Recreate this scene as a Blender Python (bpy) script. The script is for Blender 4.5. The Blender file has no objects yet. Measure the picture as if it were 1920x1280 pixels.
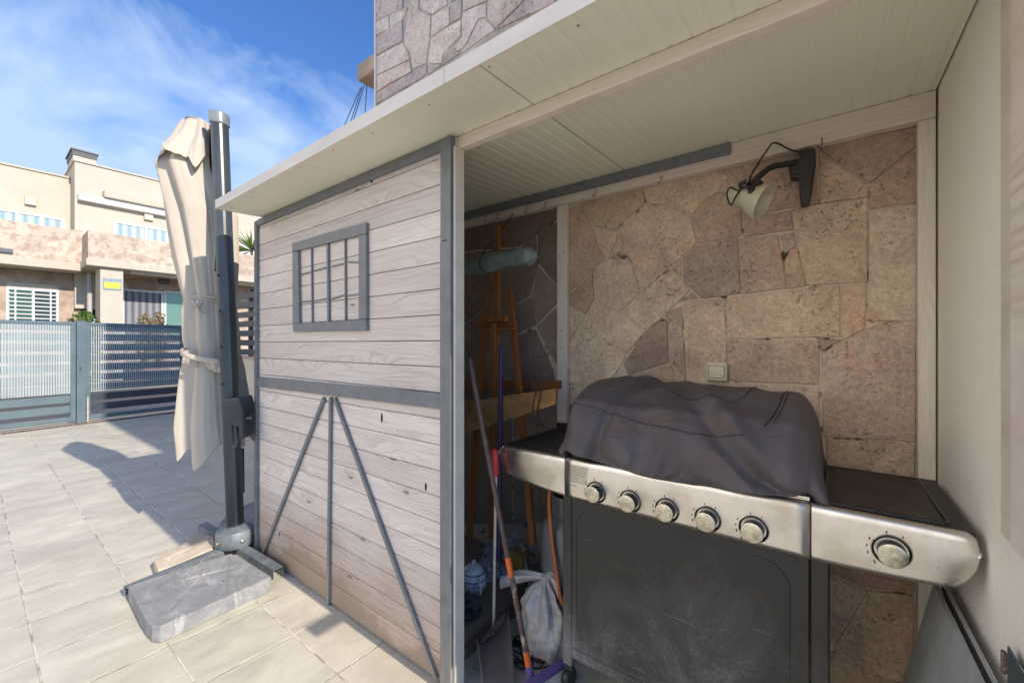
import bpy, bmesh, math, random
from math import sin, cos, pi, radians, sqrt, atan2, exp
from mathutils import Vector, Matrix, noise
random.seed(7)
SC = bpy.context.scene
COL = SC.collection
# ------------------------------------------------------------------ camera
F, U0, V0, H, YAW = 782.0, 960.0, 644.0, 1.3, radians(37.5)
cam_d = bpy.data.cameras.new('camera'); cam = bpy.data.objects.new('camera', cam_d); COL.objects.link(cam)
cam.location = (0, 0, H); cam.rotation_euler = (radians(90), 0, YAW)
cam_d.sensor_width = 36; cam_d.lens = F / 1920 * 36; cam_d.shift_y = 4 / 1920
cam_d.clip_start = 0.02; cam_d.clip_end = 2000
SC.camera = cam
# ------------------------------------------------------------------ light
SUN_EL, SUN_DIR = radians(30.7), Vector((-1, -0.006, -math.tan(radians(30.7)))).normalized()
sd = bpy.data.lights.new('sun', 'SUN'); sun = bpy.data.objects.new('sun', sd); COL.objects.link(sun)
sd.energy = 5.0; sd.angle = radians(0.53); sd.color = (1.0, 0.91, 0.79)
sun.rotation_euler = SUN_DIR.to_track_quat('-Z', 'Y').to_euler()
sun.location = (8, 0, 8)
W = bpy.data.worlds.new('World'); SC.world = W; W.use_nodes = True
def world():
    nt = W.node_tree; N = nt.nodes; L = nt.links; N.clear()
    out = N.new('ShaderNodeOutputWorld'); bg = N.new('ShaderNodeBackground'); sky = N.new('ShaderNodeTexSky')
    sky.sky_type = 'NISHITA'; sky.sun_disc = False; sky.sun_elevation = SUN_EL
    sky.sun_rotation = radians(89.3); sky.air_density = 1.0; sky.dust_density = 0.6; sky.ozone_density = 2.2
    tc = N.new('ShaderNodeTexCoord')
    mp = N.new('ShaderNodeMapping'); mp.inputs['Rotation'].default_value = (0.2, 0.5, 0.9); mp.inputs['Scale'].default_value = (1.0, 3.0, 4.2)
    n1 = N.new('ShaderNodeTexNoise'); n1.inputs['Scale'].default_value = 1.5; n1.inputs['Detail'].default_value = 9; n1.inputs['Roughness'].default_value = 0.55; n1.inputs['Distortion'].default_value = 0.5
    L.new(tc.outputs['Generated'], mp.inputs['Vector']); L.new(mp.outputs[0], n1.inputs['Vector'])
    # a broad bank of cirrus across one half of the sky
    dt = N.new('ShaderNodeVectorMath'); dt.operation = 'DOT_PRODUCT'; dt.inputs[1].default_value = CLOUD_N
    L.new(tc.outputs['Generated'], dt.inputs[0])
    mr = N.new('ShaderNodeMapRange'); mr.inputs['From Min'].default_value = -0.08; mr.inputs['From Max'].default_value = 0.16
    mr.inputs['To Min'].default_value = -0.22; mr.inputs['To Max'].default_value = 0.17
    L.new(dt.outputs['Value'], mr.inputs['Value'])
    ad = N.new('ShaderNodeMath'); ad.operation = 'ADD'; L.new(n1.outputs['Fac'], ad.inputs[0]); L.new(mr.outputs[0], ad.inputs[1])
    cr = N.new('ShaderNodeValToRGB'); cr.color_ramp.elements[0].position = 0.42; cr.color_ramp.elements[0].color = (0, 0, 0, 1)
    cr.color_ramp.elements[1].position = 0.68; cr.color_ramp.elements[1].color = (0.9, 0.9, 0.9, 1)
    L.new(ad.outputs[0], cr.inputs['Fac'])
    mix = N.new('ShaderNodeMix'); mix.data_type = 'RGBA'
    tint = N.new('ShaderNodeMix'); tint.data_type = 'RGBA'; tint.blend_type = 'MULTIPLY'; tint.inputs['Factor'].default_value = 1; tint.inputs['B'].default_value = SKY_TINT
    L.new(sky.outputs[0], tint.inputs['A'])
    L.new(cr.outputs[0], mix.inputs['Factor']); L.new(tint.outputs['Result'], mix.inputs['A']); mix.inputs['B'].default_value = CLOUD_C
    # bright cloud bank added out of view behind the camera to light shaded fronts
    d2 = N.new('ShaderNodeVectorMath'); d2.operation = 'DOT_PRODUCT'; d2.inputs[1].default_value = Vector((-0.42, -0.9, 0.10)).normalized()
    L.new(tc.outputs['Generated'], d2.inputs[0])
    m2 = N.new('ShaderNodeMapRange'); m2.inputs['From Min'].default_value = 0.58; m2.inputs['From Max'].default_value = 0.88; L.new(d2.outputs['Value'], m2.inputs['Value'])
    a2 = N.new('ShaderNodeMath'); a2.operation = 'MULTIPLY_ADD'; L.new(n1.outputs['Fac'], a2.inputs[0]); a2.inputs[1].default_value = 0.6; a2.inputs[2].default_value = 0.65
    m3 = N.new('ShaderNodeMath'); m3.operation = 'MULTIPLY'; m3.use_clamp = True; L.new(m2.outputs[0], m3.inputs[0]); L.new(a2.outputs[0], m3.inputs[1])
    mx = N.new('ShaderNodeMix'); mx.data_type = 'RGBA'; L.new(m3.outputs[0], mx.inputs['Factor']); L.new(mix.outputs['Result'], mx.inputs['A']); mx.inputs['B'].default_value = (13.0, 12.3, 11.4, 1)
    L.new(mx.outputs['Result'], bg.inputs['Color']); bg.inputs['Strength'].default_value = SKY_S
    L.new(bg.outputs[0], out.inputs[0])
SKY_S = 0.14; SKY_TINT = (0.60, 0.92, 1.36, 1); CLOUD_C = (3.7, 4.8, 6.5, 1)
# ------------------------------------------------------------------ render
SC.view_settings.view_transform = 'Standard'; SC.view_settings.look = 'None'
SC.view_settings.exposure = 0.24; SC.view_settings.gamma = 1
SC.render.engine = 'CYCLES'
try:
    SC.cycles.max_bounces = 12; SC.cycles.diffuse_bounces = 8; SC.cycles.use_denoising = True
except Exception: pass
# ------------------------------------------------------------------ measuring helpers: a point on a real plane of the place
def ray(u, v):
    a = (u - U0) / F; b = (V0 - v) / F
    return Vector((-sin(YAW) + cos(YAW) * a, cos(YAW) + sin(YAW) * a, b))
def at(u, v, X=None, Y=None, Z=None, D=None):
    d = ray(u, v)
    if X is not None: t = X / d.x
    elif Y is not None: t = Y / d.y
    elif Z is not None: t = (Z - H) / d.z
    else: t = D
    p = d * t; p.z += H
    return p
a_, b_, c_ = ray(100, -60), ray(650, 200), ray(300, 640)
CLOUD_N = a_.cross(b_).normalized()
if CLOUD_N.dot(c_.normalized()) < 0: CLOUD_N = -CLOUD_N
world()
# ------------------------------------------------------------------ materials
class NT:
    def __init__(s, name, rough=0.7, metal=0.0, spec=0.5):
        s.m = bpy.data.materials.new(name); s.m.use_nodes = True
        s.nt = s.m.node_tree; s.N = s.nt.nodes; s.L = s.nt.links
        s.b = s.N['Principled BSDF']; s.b.inputs['Roughness'].default_value = rough; s.b.inputs['Metallic'].default_value = metal
        s.b.inputs['Specular IOR Level'].default_value = spec
        g = s.N.new('ShaderNodeNewGeometry'); s.pos = g.outputs['Position']; s.geo = g
    def mapped(s, scale=(1, 1, 1), src=None, rot=(0, 0, 0), loc=(0, 0, 0)):
        m = s.N.new('ShaderNodeMapping'); m.inputs['Scale'].default_value = scale; m.inputs['Rotation'].default_value = rot; m.inputs['Location'].default_value = loc
        s.L.new(src or s.pos, m.inputs['Vector']); return m.outputs[0]
    def noise(s, scale, detail=4, rough=0.55, vec=None, dist=0.0):
        n = s.N.new('ShaderNodeTexNoise'); n.inputs['Scale'].default_value = scale; n.inputs['Detail'].default_value = detail
        n.inputs['Roughness'].default_value = rough; n.inputs['Distortion'].default_value = dist
        s.L.new(vec or s.pos, n.inputs['Vector']); return n.outputs['Fac']
    def voro(s, scale, vec=None, feature='F1', out='Distance'):
        n = s.N.new('ShaderNodeTexVoronoi'); n.inputs['Scale'].default_value = scale; n.feature = feature
        s.L.new(vec or s.pos, n.inputs['Vector']); return n.outputs[out]
    def ramp(s, fac, stops):
        r = s.N.new('ShaderNodeValToRGB'); e = r.color_ramp.elements
        while len(e) < len(stops): e.new(0.5)
        for q, (p, c) in zip(e, stops):
            q.position = p; q.color = (c, c, c, 1) if isinstance(c, (int, float)) else (*c, 1)
        s.L.new(fac, r.inputs['Fac']); return r.outputs['Color']
    def mix(s, fac, A, B, mode='MIX'):
        m = s.N.new('ShaderNodeMix'); m.data_type = 'RGBA'; m.blend_type = mode
        for k, v in (('Factor', fac), ('A', A), ('B', B)):
            i = m.inputs[k] if k == 'Factor' else [q for q in m.inputs if q.name == k and q.type == 'RGBA'][0]
            if isinstance(v, (int, float)): i.default_value = v if k == 'Factor' else (v, v, v, 1)
            elif isinstance(v, tuple): i.default_value = (*v, 1)
            else: s.L.new(v, i)
        return [q for q in m.outputs if q.type == 'RGBA'][0]
    def math(s, op, a, b=0.0, clamp=False):
        m = s.N.new('ShaderNodeMath'); m.operation = op; m.use_clamp = clamp
        for i, v in enumerate((a, b)):
            if isinstance(v, (int, float)): m.inputs[i].default_value = v
            else: s.L.new(v, m.inputs[i])
        return m.outputs[0]
    def xyz(s, vec=None):
        x = s.N.new('ShaderNodeSeparateXYZ'); s.L.new(vec or s.pos, x.inputs[0]); return x.outputs
    def comb(s, x, y, z):
        c = s.N.new('ShaderNodeCombineXYZ')
        for i, v in enumerate((x, y, z)):
            if isinstance(v, (int, float)): c.inputs[i].default_value = v
            else: s.L.new(v, c.inputs[i])
        return c.outputs[0]
    def attr(s, name='col'):
        a = s.N.new('ShaderNodeAttribute'); a.attribute_name = name; return a.outputs['Color']
    def color(s, c):
        if isinstance(c, tuple): s.b.inputs['Base Color'].default_value = (*c, 1)
        else: s.L.new(c, s.b.inputs['Base Color'])
        return s
    def rough(s, r): s.L.new(r, s.b.inputs['Roughness']); return s
    def bump(s, h, strength=0.3, dist=0.01):
        b = s.N.new('ShaderNodeBump'); b.inputs['Strength'].default_value = strength; b.inputs['Distance'].default_value = dist
        s.L.new(h, b.inputs['Height']); s.L.new(b.outputs[0], s.b.inputs['Normal']); return s
M = {}
def mat_noise(key, c1, c2, scale=8, rough=0.7, metal=0.0, bscale=60, bstr=0.15, detail=5, p=(0.35, 0.68), stretch=(1, 1, 1), spec=0.4):
    m = NT(key, rough, metal, spec); v = m.mapped(stretch)
    n = m.noise(scale, detail, 0.6, v); m.color(m.ramp(n, [(p[0], c1), (p[1], c2)]))
    m.bump(m.noise(bscale, 4, 0.6, v), bstr, 0.004); M[key] = m.m; return m
def mats():
    # terrace tiles: stone-look porcelain on a 0.357 m grid with cream grout
    m = NT('tile', 0.55); x, y, z = m.xyz()
    S = 0.357
    gx = m.math('DIVIDE', m.math('ADD', x, 1.55 + S * 200), S); gy = m.math('DIVIDE', m.math('SUBTRACT', y, 0.885 - S * 200), S)
    fx = m.math('ABSOLUTE', m.math('SUBTRACT', m.math('FRACT', gx), 0.5)); fy = m.math('ABSOLUTE', m.math('SUBTRACT', m.math('FRACT', gy), 0.5))
    jit = m.math('MULTIPLY', m.math('SUBTRACT', m.noise(40, 3), 0.5), 0.004)
    g = m.math('ADD', m.math('MAXIMUM', fx, fy), jit)
    grout = m.ramp(g, [(0.4870, 0.0), (0.4915, 1.0)])
    wn = m.N.new('ShaderNodeTexWhiteNoise'); m.L.new(m.comb(m.math('FLOOR', gx), m.math('FLOOR', gy), 0), wn.inputs['Vector'])
    rnd = wn.outputs['Value']
    off = m.math('MULTIPLY', rnd, 37.0)
    v1 = m.comb(m.math('MULTIPLY', x, 4.2), m.math('ADD', m.math('MULTIPLY', y, 1.7), off), off)
    n1 = m.noise(1.6, 7, 0.62, v1, 0.6); n2 = m.noise(3.0, 4, 0.6, v1)
    c = m.ramp(n1, [(0.28, (0.44, 0.395, 0.30)), (0.5, (0.60, 0.545, 0.425)), (0.70, (0.73, 0.67, 0.53))])
    c = m.mix(0.28, c, m.ramp(rnd, [(0, (0.42, 0.41, 0.36)), (1, (0.60, 0.56, 0.47))]), 'MIX')
    dirt = m.ramp(m.noise(1.6, 8, 0.68), [(0.47, 0.0), (0.66, 1.0)])
    c = m.mix(m.math('MULTIPLY', dirt, 0.5), c, (0.43, 0.37, 0.29))
    specks = m.ramp(m.noise(90, 2, 0.5), [(0.70, 0.0), (0.74, 1.0)])
    c = m.mix(m.math('MULTIPLY', specks, 0.35), c, (0.25, 0.2, 0.15))
    gc = m.ramp(m.noise(7, 4), [(0.4, (0.36, 0.30, 0.22)), (0.55, (0.70, 0.635, 0.52))])
    c = m.mix(grout, c, gc); m.color(c)
    h = m.math('SUBTRACT', m.math('MULTIPLY', n2, 0.25), m.math('MULTIPLY', grout, 0.7))
    m.bump(h, 0.6, 0.006); m.rough(m.ramp(n1, [(0.3, 0.42), (0.7, 0.62)])); M['tile'] = m.m
    # natural stone cladding, each slab has its own base colour
    def stone(key, tint, rough=0.82):
        m = NT(key, rough, 0, 0.3); c = m.attr()
        big = m.noise(4, 8, 0.70, None, 0.8); fine = m.noise(60, 7, 0.78); gran = m.voro(150)
        c = m.mix(m.ramp(big, [(0.38, 0.0), (0.62, 1.0)]), m.mix(1.0, c, (0.84, 0.78, 0.75), 'MULTIPLY'), m.mix(1.0, c, (1.16, 1.13, 1.08), 'MULTIPLY'))
        c = m.mix(0.75, c, m.mix(1.0, c, m.ramp(fine, [(0.30, 0.58), (0.5, 1.0), (0.68, 1.34)]), 'MULTIPLY'))
        red = m.ramp(m.noise(9, 4, 0.6, m.mapped((1, 1, 1), loc=(5, 3, 1))), [(0.56, 0.0), (0.70, 1.0)])
        c = m.mix(m.math('MULTIPLY', red, 0.35), c, m.mix(1.0, c, (1.12, 0.72, 0.58), 'MULTIPLY'))
        vein = m.noise(14, 6, 0.7, None, 1.8); vl = m.ramp(m.math('ABSOLUTE', m.math('SUBTRACT', vein, 0.5)), [(0.0, 1.0), (0.018, 0.0)])
        c = m.mix(m.math('MULTIPLY', vl, 0.38), c, m.mix(1.0, c, (1.65, 1.6, 1.5), 'MULTIPLY'))
        sp = m.noise(160, 4, 0.7); c = m.mix(0.38, c, m.mix(1.0, c, m.ramp(sp, [(0.34, 0.62), (0.5, 1.0), (0.66, 1.38)]), 'MULTIPLY'))
        pn = m.noise(75, 3, 0.6, m.mapped((1, 1, 1), loc=(2, 7, 1))); pm = m.ramp(m.noise(7, 3), [(0.5, 0.0), (0.6, 1.0)])
        pit = m.math('MULTIPLY', m.ramp(pn, [(0.62, 0.0), (0.67, 1.0)]), pm)
        c = m.mix(m.math('MULTIPLY', pit, 0.6), c, m.mix(1.0, c, 0.35, 'MULTIPLY'))
        c = m.mix(1.0, c, tint, 'MULTIPLY'); m.color(c)
        hh = m.math('ADD', m.math('MULTIPLY', big, 0.8), m.math('SUBTRACT', m.math('MULTIPLY', fine, 0.6), m.math('MULTIPLY', pit, 0.6)))
        m.bump(hh, 0.9, 0.010); M[key] = m.m
    stone('stone', (1.27, 1.27, 1.25)); stone('stone_grey', (1.14, 1.11, 1.08))
    mat_noise('mortar', (0.07, 0.05, 0.04), (0.60, 0.49, 0.37), 12, 0.95, bscale=120, bstr=0.8, p=(.36, .46))
    mat_noise('mortar_grey', (0.25, 0.23, 0.22), (0.55, 0.51, 0.49), 8, 0.95, bscale=120, bstr=0.8)
    # stucco
    def stucco(key, c1, c2, sc=110, st=0.9, d=0.006):
        m = NT(key, 0.9, 0, 0.2); n = m.noise(sc, 3, 0.6); l = m.noise(1.6, 5, 0.6)
        pit = m.ramp(m.noise(sc * 1.6, 2), [(0.28, 0.75), (0.38, 1.0)])
        c = m.mix(m.ramp(l, [(0.3, 0.0), (0.7, 1.0)]), c1, c2); c = m.mix(1.0, c, pit, 'MULTIPLY'); m.color(c)
        m.bump(n, st, d); M[key] = m.m
    stucco('stucco', (0.88, 0.83, 0.74), (0.92, 0.88, 0.80), 140, 0.7)
    stucco('plaster', (0.47, 0.42, 0.34), (0.52, 0.47, 0.385), 40, 0.2)
    stucco('plaster_dirty', (0.46, 0.40, 0.33), (0.62, 0.54, 0.44), 30, 0.3)
    # whitewashed pine, grain along X, one tone per board
    def pine(key, light, dark, axis='X', dirt=True, knots=True, contrast=1.0, wear=(0.30, 0.23, 0.17)):
        m = NT(key, 0.62, 0, 0.3); x, y, z = m.xyz()
        if axis == 'Z': x, z = z, x
        r = m.attr('rnd'); rs = m.xyz(r)[0]
        xo = m.math('ADD', x, m.math('MULTIPLY', rs, 31.0)); zo = m.math('ADD', z, m.math('MULTIPLY', rs, 17.0))
        kv = m.comb(m.math('MULTIPLY', xo, 1.5), m.math('MULTIPLY', y, 0.3), m.math('MULTIPLY', zo, 6.5))
        kv = m.comb(m.math('MULTIPLY', xo, 2.1), m.math('MULTIPLY', zo, 7.5), 0)
        def v2(out):
            n = m.N.new('ShaderNodeTexVoronoi'); n.voronoi_dimensions = '2D'; n.inputs['Scale'].default_value = 1.0; m.L.new(kv, n.inputs['Vector']); return n.outputs[out]
        kd = v2('Distance')
        bend = m.math('MULTIPLY', m.ramp(kd, [(0.0, 1.0), (0.42, 0.0)]), 0.055)
        wob = m.math('MULTIPLY', m.noise(1.0, 3, 0.5, m.comb(m.math('MULTIPLY', xo, 2.4), y, m.math('MULTIPLY', zo, 9.0))), 0.05)
        gz = m.math('ADD', m.math('ADD', zo, bend), wob)
        gv = m.comb(m.math('MULTIPLY', xo, 2.2), m.math('MULTIPLY', y, 2), m.math('MULTIPLY', gz, 130.0))
        grain = m.noise(1.0, 5, 0.62, gv)
        fib = m.noise(1.0, 3, 0.6, m.comb(m.math('MULTIPLY', xo, 9.0), y, m.math('MULTIPLY', zo, 420.0)))
        c = m.ramp(grain, [(0.36, dark), (0.36 + 0.17 / contrast, light)])
        c = m.mix(0.30, c, m.ramp(fib, [(0.35, (light[0] * .62, light[1] * .6, light[2] * .6)), (0.6, light)]))
        pat = m.noise(1.4, 5, 0.6, m.comb(xo, y, m.math('MULTIPLY', zo, 3.0)))
        c = m.mix(m.math('MULTIPLY', m.ramp(pat, [(0.36, 1.0), (0.62, 0.0)]), 0.42), c, dark)
        c = m.mix(1.0, c, m.ramp(rs, [(0.0, 0.86), (1.0, 1.06)]), 'MULTIPLY')
        h = m.math('MULTIPLY', grain, 0.7)
        if knots:
            rv = m.math('FRACT', m.math('MULTIPLY', m.math('ADD', kd, m.math('MULTIPLY', fib, 0.02)), 20.0))
            ring = m.math('MULTIPLY', m.ramp(rv, [(0.0, 1.0), (0.4, 0.0), (0.9, 0.2), (1.0, 1.0)]), m.ramp(kd, [(0.13, 1.0), (0.34, 0.0)]))
            kn = v2('Color'); ks = m.xyz(kn)[0]; on = m.ramp(ks, [(0.70, 0.0), (0.74, 1.0)])
            ring = m.math('MULTIPLY', ring, on)
            c = m.mix(m.math('MULTIPLY', ring, 0.50), c, (dark[0] * .62, dark[1] * .56, dark[2] * .52))
            eye = m.math('MULTIPLY', m.ramp(kd, [(0.03, 1.0), (0.06, 0.0)]), on)
            c = m.mix(m.math('MULTIPLY', eye, 0.75), c, (0.13, 0.10, 0.08)); h = m.math('SUBTRACT', h, m.math('MULTIPLY', ring, 0.4))
        if dirt:   # mud splashed up from the paving
            zz = m.xyz()[2]
            dz = m.math('ADD', zz, m.math('MULTIPLY', m.math('SUBTRACT', m.noise(3.0, 5), 0.5), 0.45))
            dd = m.ramp(dz, [(0.10, 1.0), (0.46, 0.0)])
            c = m.mix(m.math('MULTIPLY', dd, 0.80), c, m.mix(1.0, c, (0.66, 0.50, 0.37), 'MULTIPLY'))
            d2 = m.ramp(dz, [(0.085, 1.0), (0.14, 0.0)])
            c = m.mix(m.math('MULTIPLY', d2, 0.75), c, wear)
        m.color(c); m.bump(h, 0.4, 0.003); M[key] = m.m
    pine('pine', (0.71, 0.65, 0.605), (0.50, 0.42, 0.38))
    pine('beam', (0.80, 0.71, 0.61), (0.66, 0.55, 0.47), dirt=False, knots=False, contrast=0.8)
    pine('post', (0.74, 0.68, 0.58), (0.62, 0.55, 0.46), axis='Z', dirt=False, knots=False, contrast=0.8)
    pine('whitetimber', (0.86, 0.78, 0.72), (0.70, 0.60, 0.54), axis='Z', dirt=False, knots=True)
    pine('rawpine', (0.42, 0.26, 0.13), (0.30, 0.16, 0.07), dirt=False, knots=True)
    pine('easelwood', (0.33, 0.13, 0.035), (0.22, 0.075, 0.02), axis='Z', dirt=False, knots=False)
    pine('oldwood', (0.22, 0.17, 0.12), (0.12, 0.085, 0.06), dirt=False, knots=False)
    # grey painted battens, rubbed to wood low down
    m = NT('greypaint', 0.45, 0, 0.5); x, y, z = m.xyz()
    n = m.noise(6, 5, 0.6, m.mapped((3, 3, 3))); f = m.noise(60, 3, 0.6, m.mapped((1, 1, 0.12)))
    c = m.ramp(n, [(0.3, (0.125, 0.135, 0.15)), (0.7, (0.175, 0.185, 0.20))])
    w = m.ramp(m.math('ADD', z, m.math('MULTIPLY', f, 1.2)), [(0.62, 1.0), (0.9, 0.0)])
    c = m.mix(m.math('MULTIPLY', w, 0.55), c, (0.33, 0.28, 0.24)); m.color(c); m.bump(f, 0.15, 0.003); M['greypaint'] = m.m
    # sandwich panel underside
    mat_noise('panel', (0.72, 0.70, 0.57), (0.78, 0.76, 0.63), 1.2, 0.38, bscale=20, bstr=0.02, spec=0.5)
    mat_noise('fascia', (0.62, 0.58, 0.54), (0.72, 0.67, 0.62), 3, 0.5, bscale=50, bstr=0.06, stretch=(1, 1, 6))
    mat_noise('steel', (0.50, 0.47, 0.42), (0.66, 0.63, 0.57), 5, 0.30, 1.0, 160, 0.04, stretch=(0.3, 1, 4))
    m = NT('steel', 0.33, 1.0); st = m.noise(60, 4, 0.6, m.mapped((0.5, 1, 6))); sm = m.noise(7, 6, 0.6)
    c = m.mix(m.ramp(sm, [(0.42, 0.0), (0.66, 0.8)]), (0.68, 0.65, 0.60), (0.46, 0.40, 0.32))
    sp = m.ramp(m.noise(120, 2), [(0.72, 0.0), (0.76, 1.0)]); c = m.mix(m.math('MULTIPLY', sp, 0.6), c, (0.15, 0.11, 0.08)); m.color(c)
    m.rough(m.ramp(sm, [(0.35, 0.24), (0.7, 0.48)])); m.bump(st, 0.05, 0.002); M['steel'] = m.m
    m = NT('enamel', 0.42, 0, 0.5); dust = m.noise(2.2, 8, 0.66, m.mapped((1.4, 1, 1.0), rot=(0, .75, 0)), .5); z = m.xyz()[2]
    dd = m.math('ADD', m.math('MULTIPLY', dust, 0.9), m.math('MULTIPLY', m.math('SUBTRACT', 0.40, z), 0.75))
    fl = m.noise(140, 3, 0.6); dd = m.math('ADD', dd, m.math('MULTIPLY', m.math('SUBTRACT', fl, 0.5), 0.25))
    c = m.ramp(dd, [(0.36, (0.012, 0.012, 0.012)), (0.52, (0.045, 0.043, 0.041)), (0.74, (0.18, 0.175, 0.17))])
    scr = m.noise(1, 4, 0.7, m.mapped((3, 3, 70), rot=(0, 0.6, 0))); sc2 = m.ramp(scr, [(0.66, 0.0), (0.69, 1.0)])
    c = m.mix(m.math('MULTIPLY', sc2, 0.22), c, (0.3, 0.3, 0.3)); m.color(c); m.rough(m.ramp(dd, [(0.4, 0.35), (0.62, 0.75)])); m.bump(fl, 0.1, 0.002); M['enamel'] = m.m
    mat_noise('blackmetal', (0.012, 0.011, 0.011), (0.035, 0.03, 0.027), 14, 0.45, 0, 200, 0.3)
    mat_noise('darkplastic', (0.012, 0.012, 0.013), (0.022, 0.022, 0.022), 14, 0.35, 0, 200, 0.05)
    mat_noise('anthracite', (0.045, 0.052, 0.058), (0.085, 0.092, 0.098), 5, 0.38, 0.3, 60, 0.05)
    mat_noise('polemetal', (0.055, 0.062, 0.066), (0.10, 0.108, 0.112), 4, 0.32, 0.4, 60, 0.05, stretch=(1, 1, .3))
    mat_noise('hubmetal', (0.13, 0.15, 0.16), (0.24, 0.26, 0.27), 12, 0.45, 0.2, 60, 0.1)
    m = NT('slabgrey', 0.75, 0, 0.3); n = m.noise(6, 7, 0.7, None, 1.0); f = m.noise(90, 4, 0.6); s2 = m.noise(1, 5, 0.7, m.mapped((3, 14, 3), rot=(0, 0, 0.7)))
    c = m.ramp(n, [(0.34, (0.19, 0.195, 0.20)), (0.5, (0.26, 0.26, 0.26)), (0.66, (0.36, 0.35, 0.335))]); c = m.mix(m.math('MULTIPLY', m.ramp(s2, [(0.60, 0.0), (0.64, 1.0)]), 0.35), c, (0.55, 0.55, 0.54))
    m.color(c); m.bump(f, 0.3, 0.003); M['slabgrey'] = m.m
    mat_noise('beigeslab', (0.50, 0.40, 0.29), (0.68, 0.58, 0.45), 9, 0.85, bscale=70, bstr=0.5)
    # canopy fabric
    m = NT('canvas', 0.9, 0, 0.1); w1 = m.noise(2.5, 5, 0.6); fb = m.noise(400, 2)
    m.color(m.mix(m.ramp(w1, [(0.3, 0.0), (0.7, 1.0)]), (0.46, 0.405, 0.335), (0.53, 0.47, 0.395))); m.bump(m.noise(14, 5, 0.6, m.mapped((1, 1, .25)), .8), 0.30, 0.012)
    M['canvas'] = m.m
    m = NT('covercloth', 0.6, 0, 0.25); w1 = m.noise(3, 6, 0.65, None, 0.6); rust = m.noise(4.5, 5, 0.6, m.mapped((1, 1, 1.6), loc=(3, 1, 4)))
    c = m.ramp(w1, [(0.3, (0.055, 0.048, 0.052)), (0.7, (0.120, 0.107, 0.114))]); c = m.mix(m.math('MULTIPLY', m.ramp(rust, [(0.53, 0.0), (0.70, 1.0)]), 0.45), c, (0.14, 0.085, 0.06))
    wr = m.noise(9, 5, 0.6, m.mapped((1, 1.4, 2.2), rot=(0, .5, 0)), 1.4); fb = m.noise(500, 2)
    m.color(c); m.bump(m.math('ADD', wr, m.math('MULTIPLY', fb, 0.06)), 0.5, 0.012); m.rough(m.ramp(w1, [(0.3, 0.50), (0.7, 0.68)])); M['covercloth'] = m.m
    def plain(key, c, rough=0.5, metal=0, var=0.25, spec=0.5, sc=12, bs=0.05):
        d = tuple(q * (1 - var) for q in c); mat_noise(key, d, c, sc, rough, metal, 80, bs, spec=spec)
    plain('cream', (0.62, 0.56, 0.40), 0.4); plain('darkline', (0.02, 0.018, 0.016), 0.8); plain('ink', (0.09, 0.08, 0.07), 0.6)
    plain('chrome', (0.62, 0.62, 0.63), 0.16, 1.0); plain('knobface', (0.66, 0.62, 0.50), 0.30, 1.0, var=.45, sc=60)
    plain('red', (0.55, 0.02, 0.02), 0.35); plain('purple', (0.055, 0.03, 0.10), 0.45); plain('orange', (0.70, 0.13, 0.02), 0.5)
    plain('lilac', (0.14, 0.09, 0.26), 0.5); plain('hose', (0.45, 0.13, 0.04), 0.5); plain('whitepole', (0.55, 0.50, 0.42), 0.5)
    m = NT('rustpole', 0.75); n = m.noise(30, 5, 0.7); m.color(m.ramp(n, [(0.35, (0.06, 0.035, 0.03)), (0.55, (0.11, 0.07, 0.06)), (0.64, (0.45, 0.36, 0.26))])); m.bump(n, .4, .003); M['rustpole'] = m.m
    m = NT('brownpole', 0.6); n = m.noise(30, 5, 0.7); m.color(m.ramp(n, [(0.35, (0.06, 0.035, 0.03)), (0.7, (0.12, 0.08, 0.07))])); M['brownpole'] = m.m
    plain('bagwhite', (0.50, 0.47, 0.44), 0.38, sc=30, bs=0.9); plain('bagprint', (0.55, 0.08, 0.06), 0.5); plain('china', (0.66, 0.68, 0.70), 0.15); plain('chinablue', (0.03, 0.04, 0.12), 0.2)
    plain('green', (0.20, 0.25, 0.21), 0.45, sc=14, bs=0.9, var=.35); plain('cylgrey', (0.16, 0.165, 0.17), 0.45); plain('cardboard', (0.23, 0.17, 0.115), 0.85)
    plain('yellow', (0.36, 0.24, 0.03), 0.7); plain('ragfloral', (0.42, 0.40, 0.38), 0.9, sc=35, var=.7); plain('darkcloth', (0.05, 0.055, 0.065), 0.9, sc=30, var=.6)
    plain('boardgrey', (0.42, 0.43, 0.43), 0.5); plain('tealmetal', (0.10, 0.14, 0.15), 0.4, 0.3); plain('woodplank', (0.2, .13, .08), .8)
    plain('screwgrey', (.16,.15,.13), .6); plain('bristle', (0.50, 0.48, 0.45), 0.8); plain('navy', (0.02, 0.035, 0.10), 0.9); plain('pan', (0.11, 0.085, 0.07), 0.55)
    m = NT('osb', 0.7); v = m.voro(28, m.mapped((1, 1, 1.5)), out='Color'); n = m.noise(5, 5, .6)
    c = m.mix(0.5, m.ramp(m.xyz(v)[0], [(0, (0.22, 0.10, 0.035)), (1, (0.50, 0.27, 0.09))]), m.ramp(n, [(0.35, (0.16, 0.06, 0.02)), (0.6, (0.46, 0.25, 0.09))])); m.color(c); m.bump(m.xyz(v)[1], .3, .002); M['osb'] = m.m
    # far side of the street
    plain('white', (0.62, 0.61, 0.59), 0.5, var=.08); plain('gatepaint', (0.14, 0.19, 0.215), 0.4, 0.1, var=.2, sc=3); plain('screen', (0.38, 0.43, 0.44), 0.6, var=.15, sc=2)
    plain('fencepaint', (0.05, 0.062, 0.085), 0.45, var=.2); plain('trimcream', (0.50, 0.44, 0.35), 0.7, var=.12); plain('downpipe', (0.50, 0.46, 0.40), .6); plain('louvre', (0.10, 0.11, 0.12), 0.5)
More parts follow.
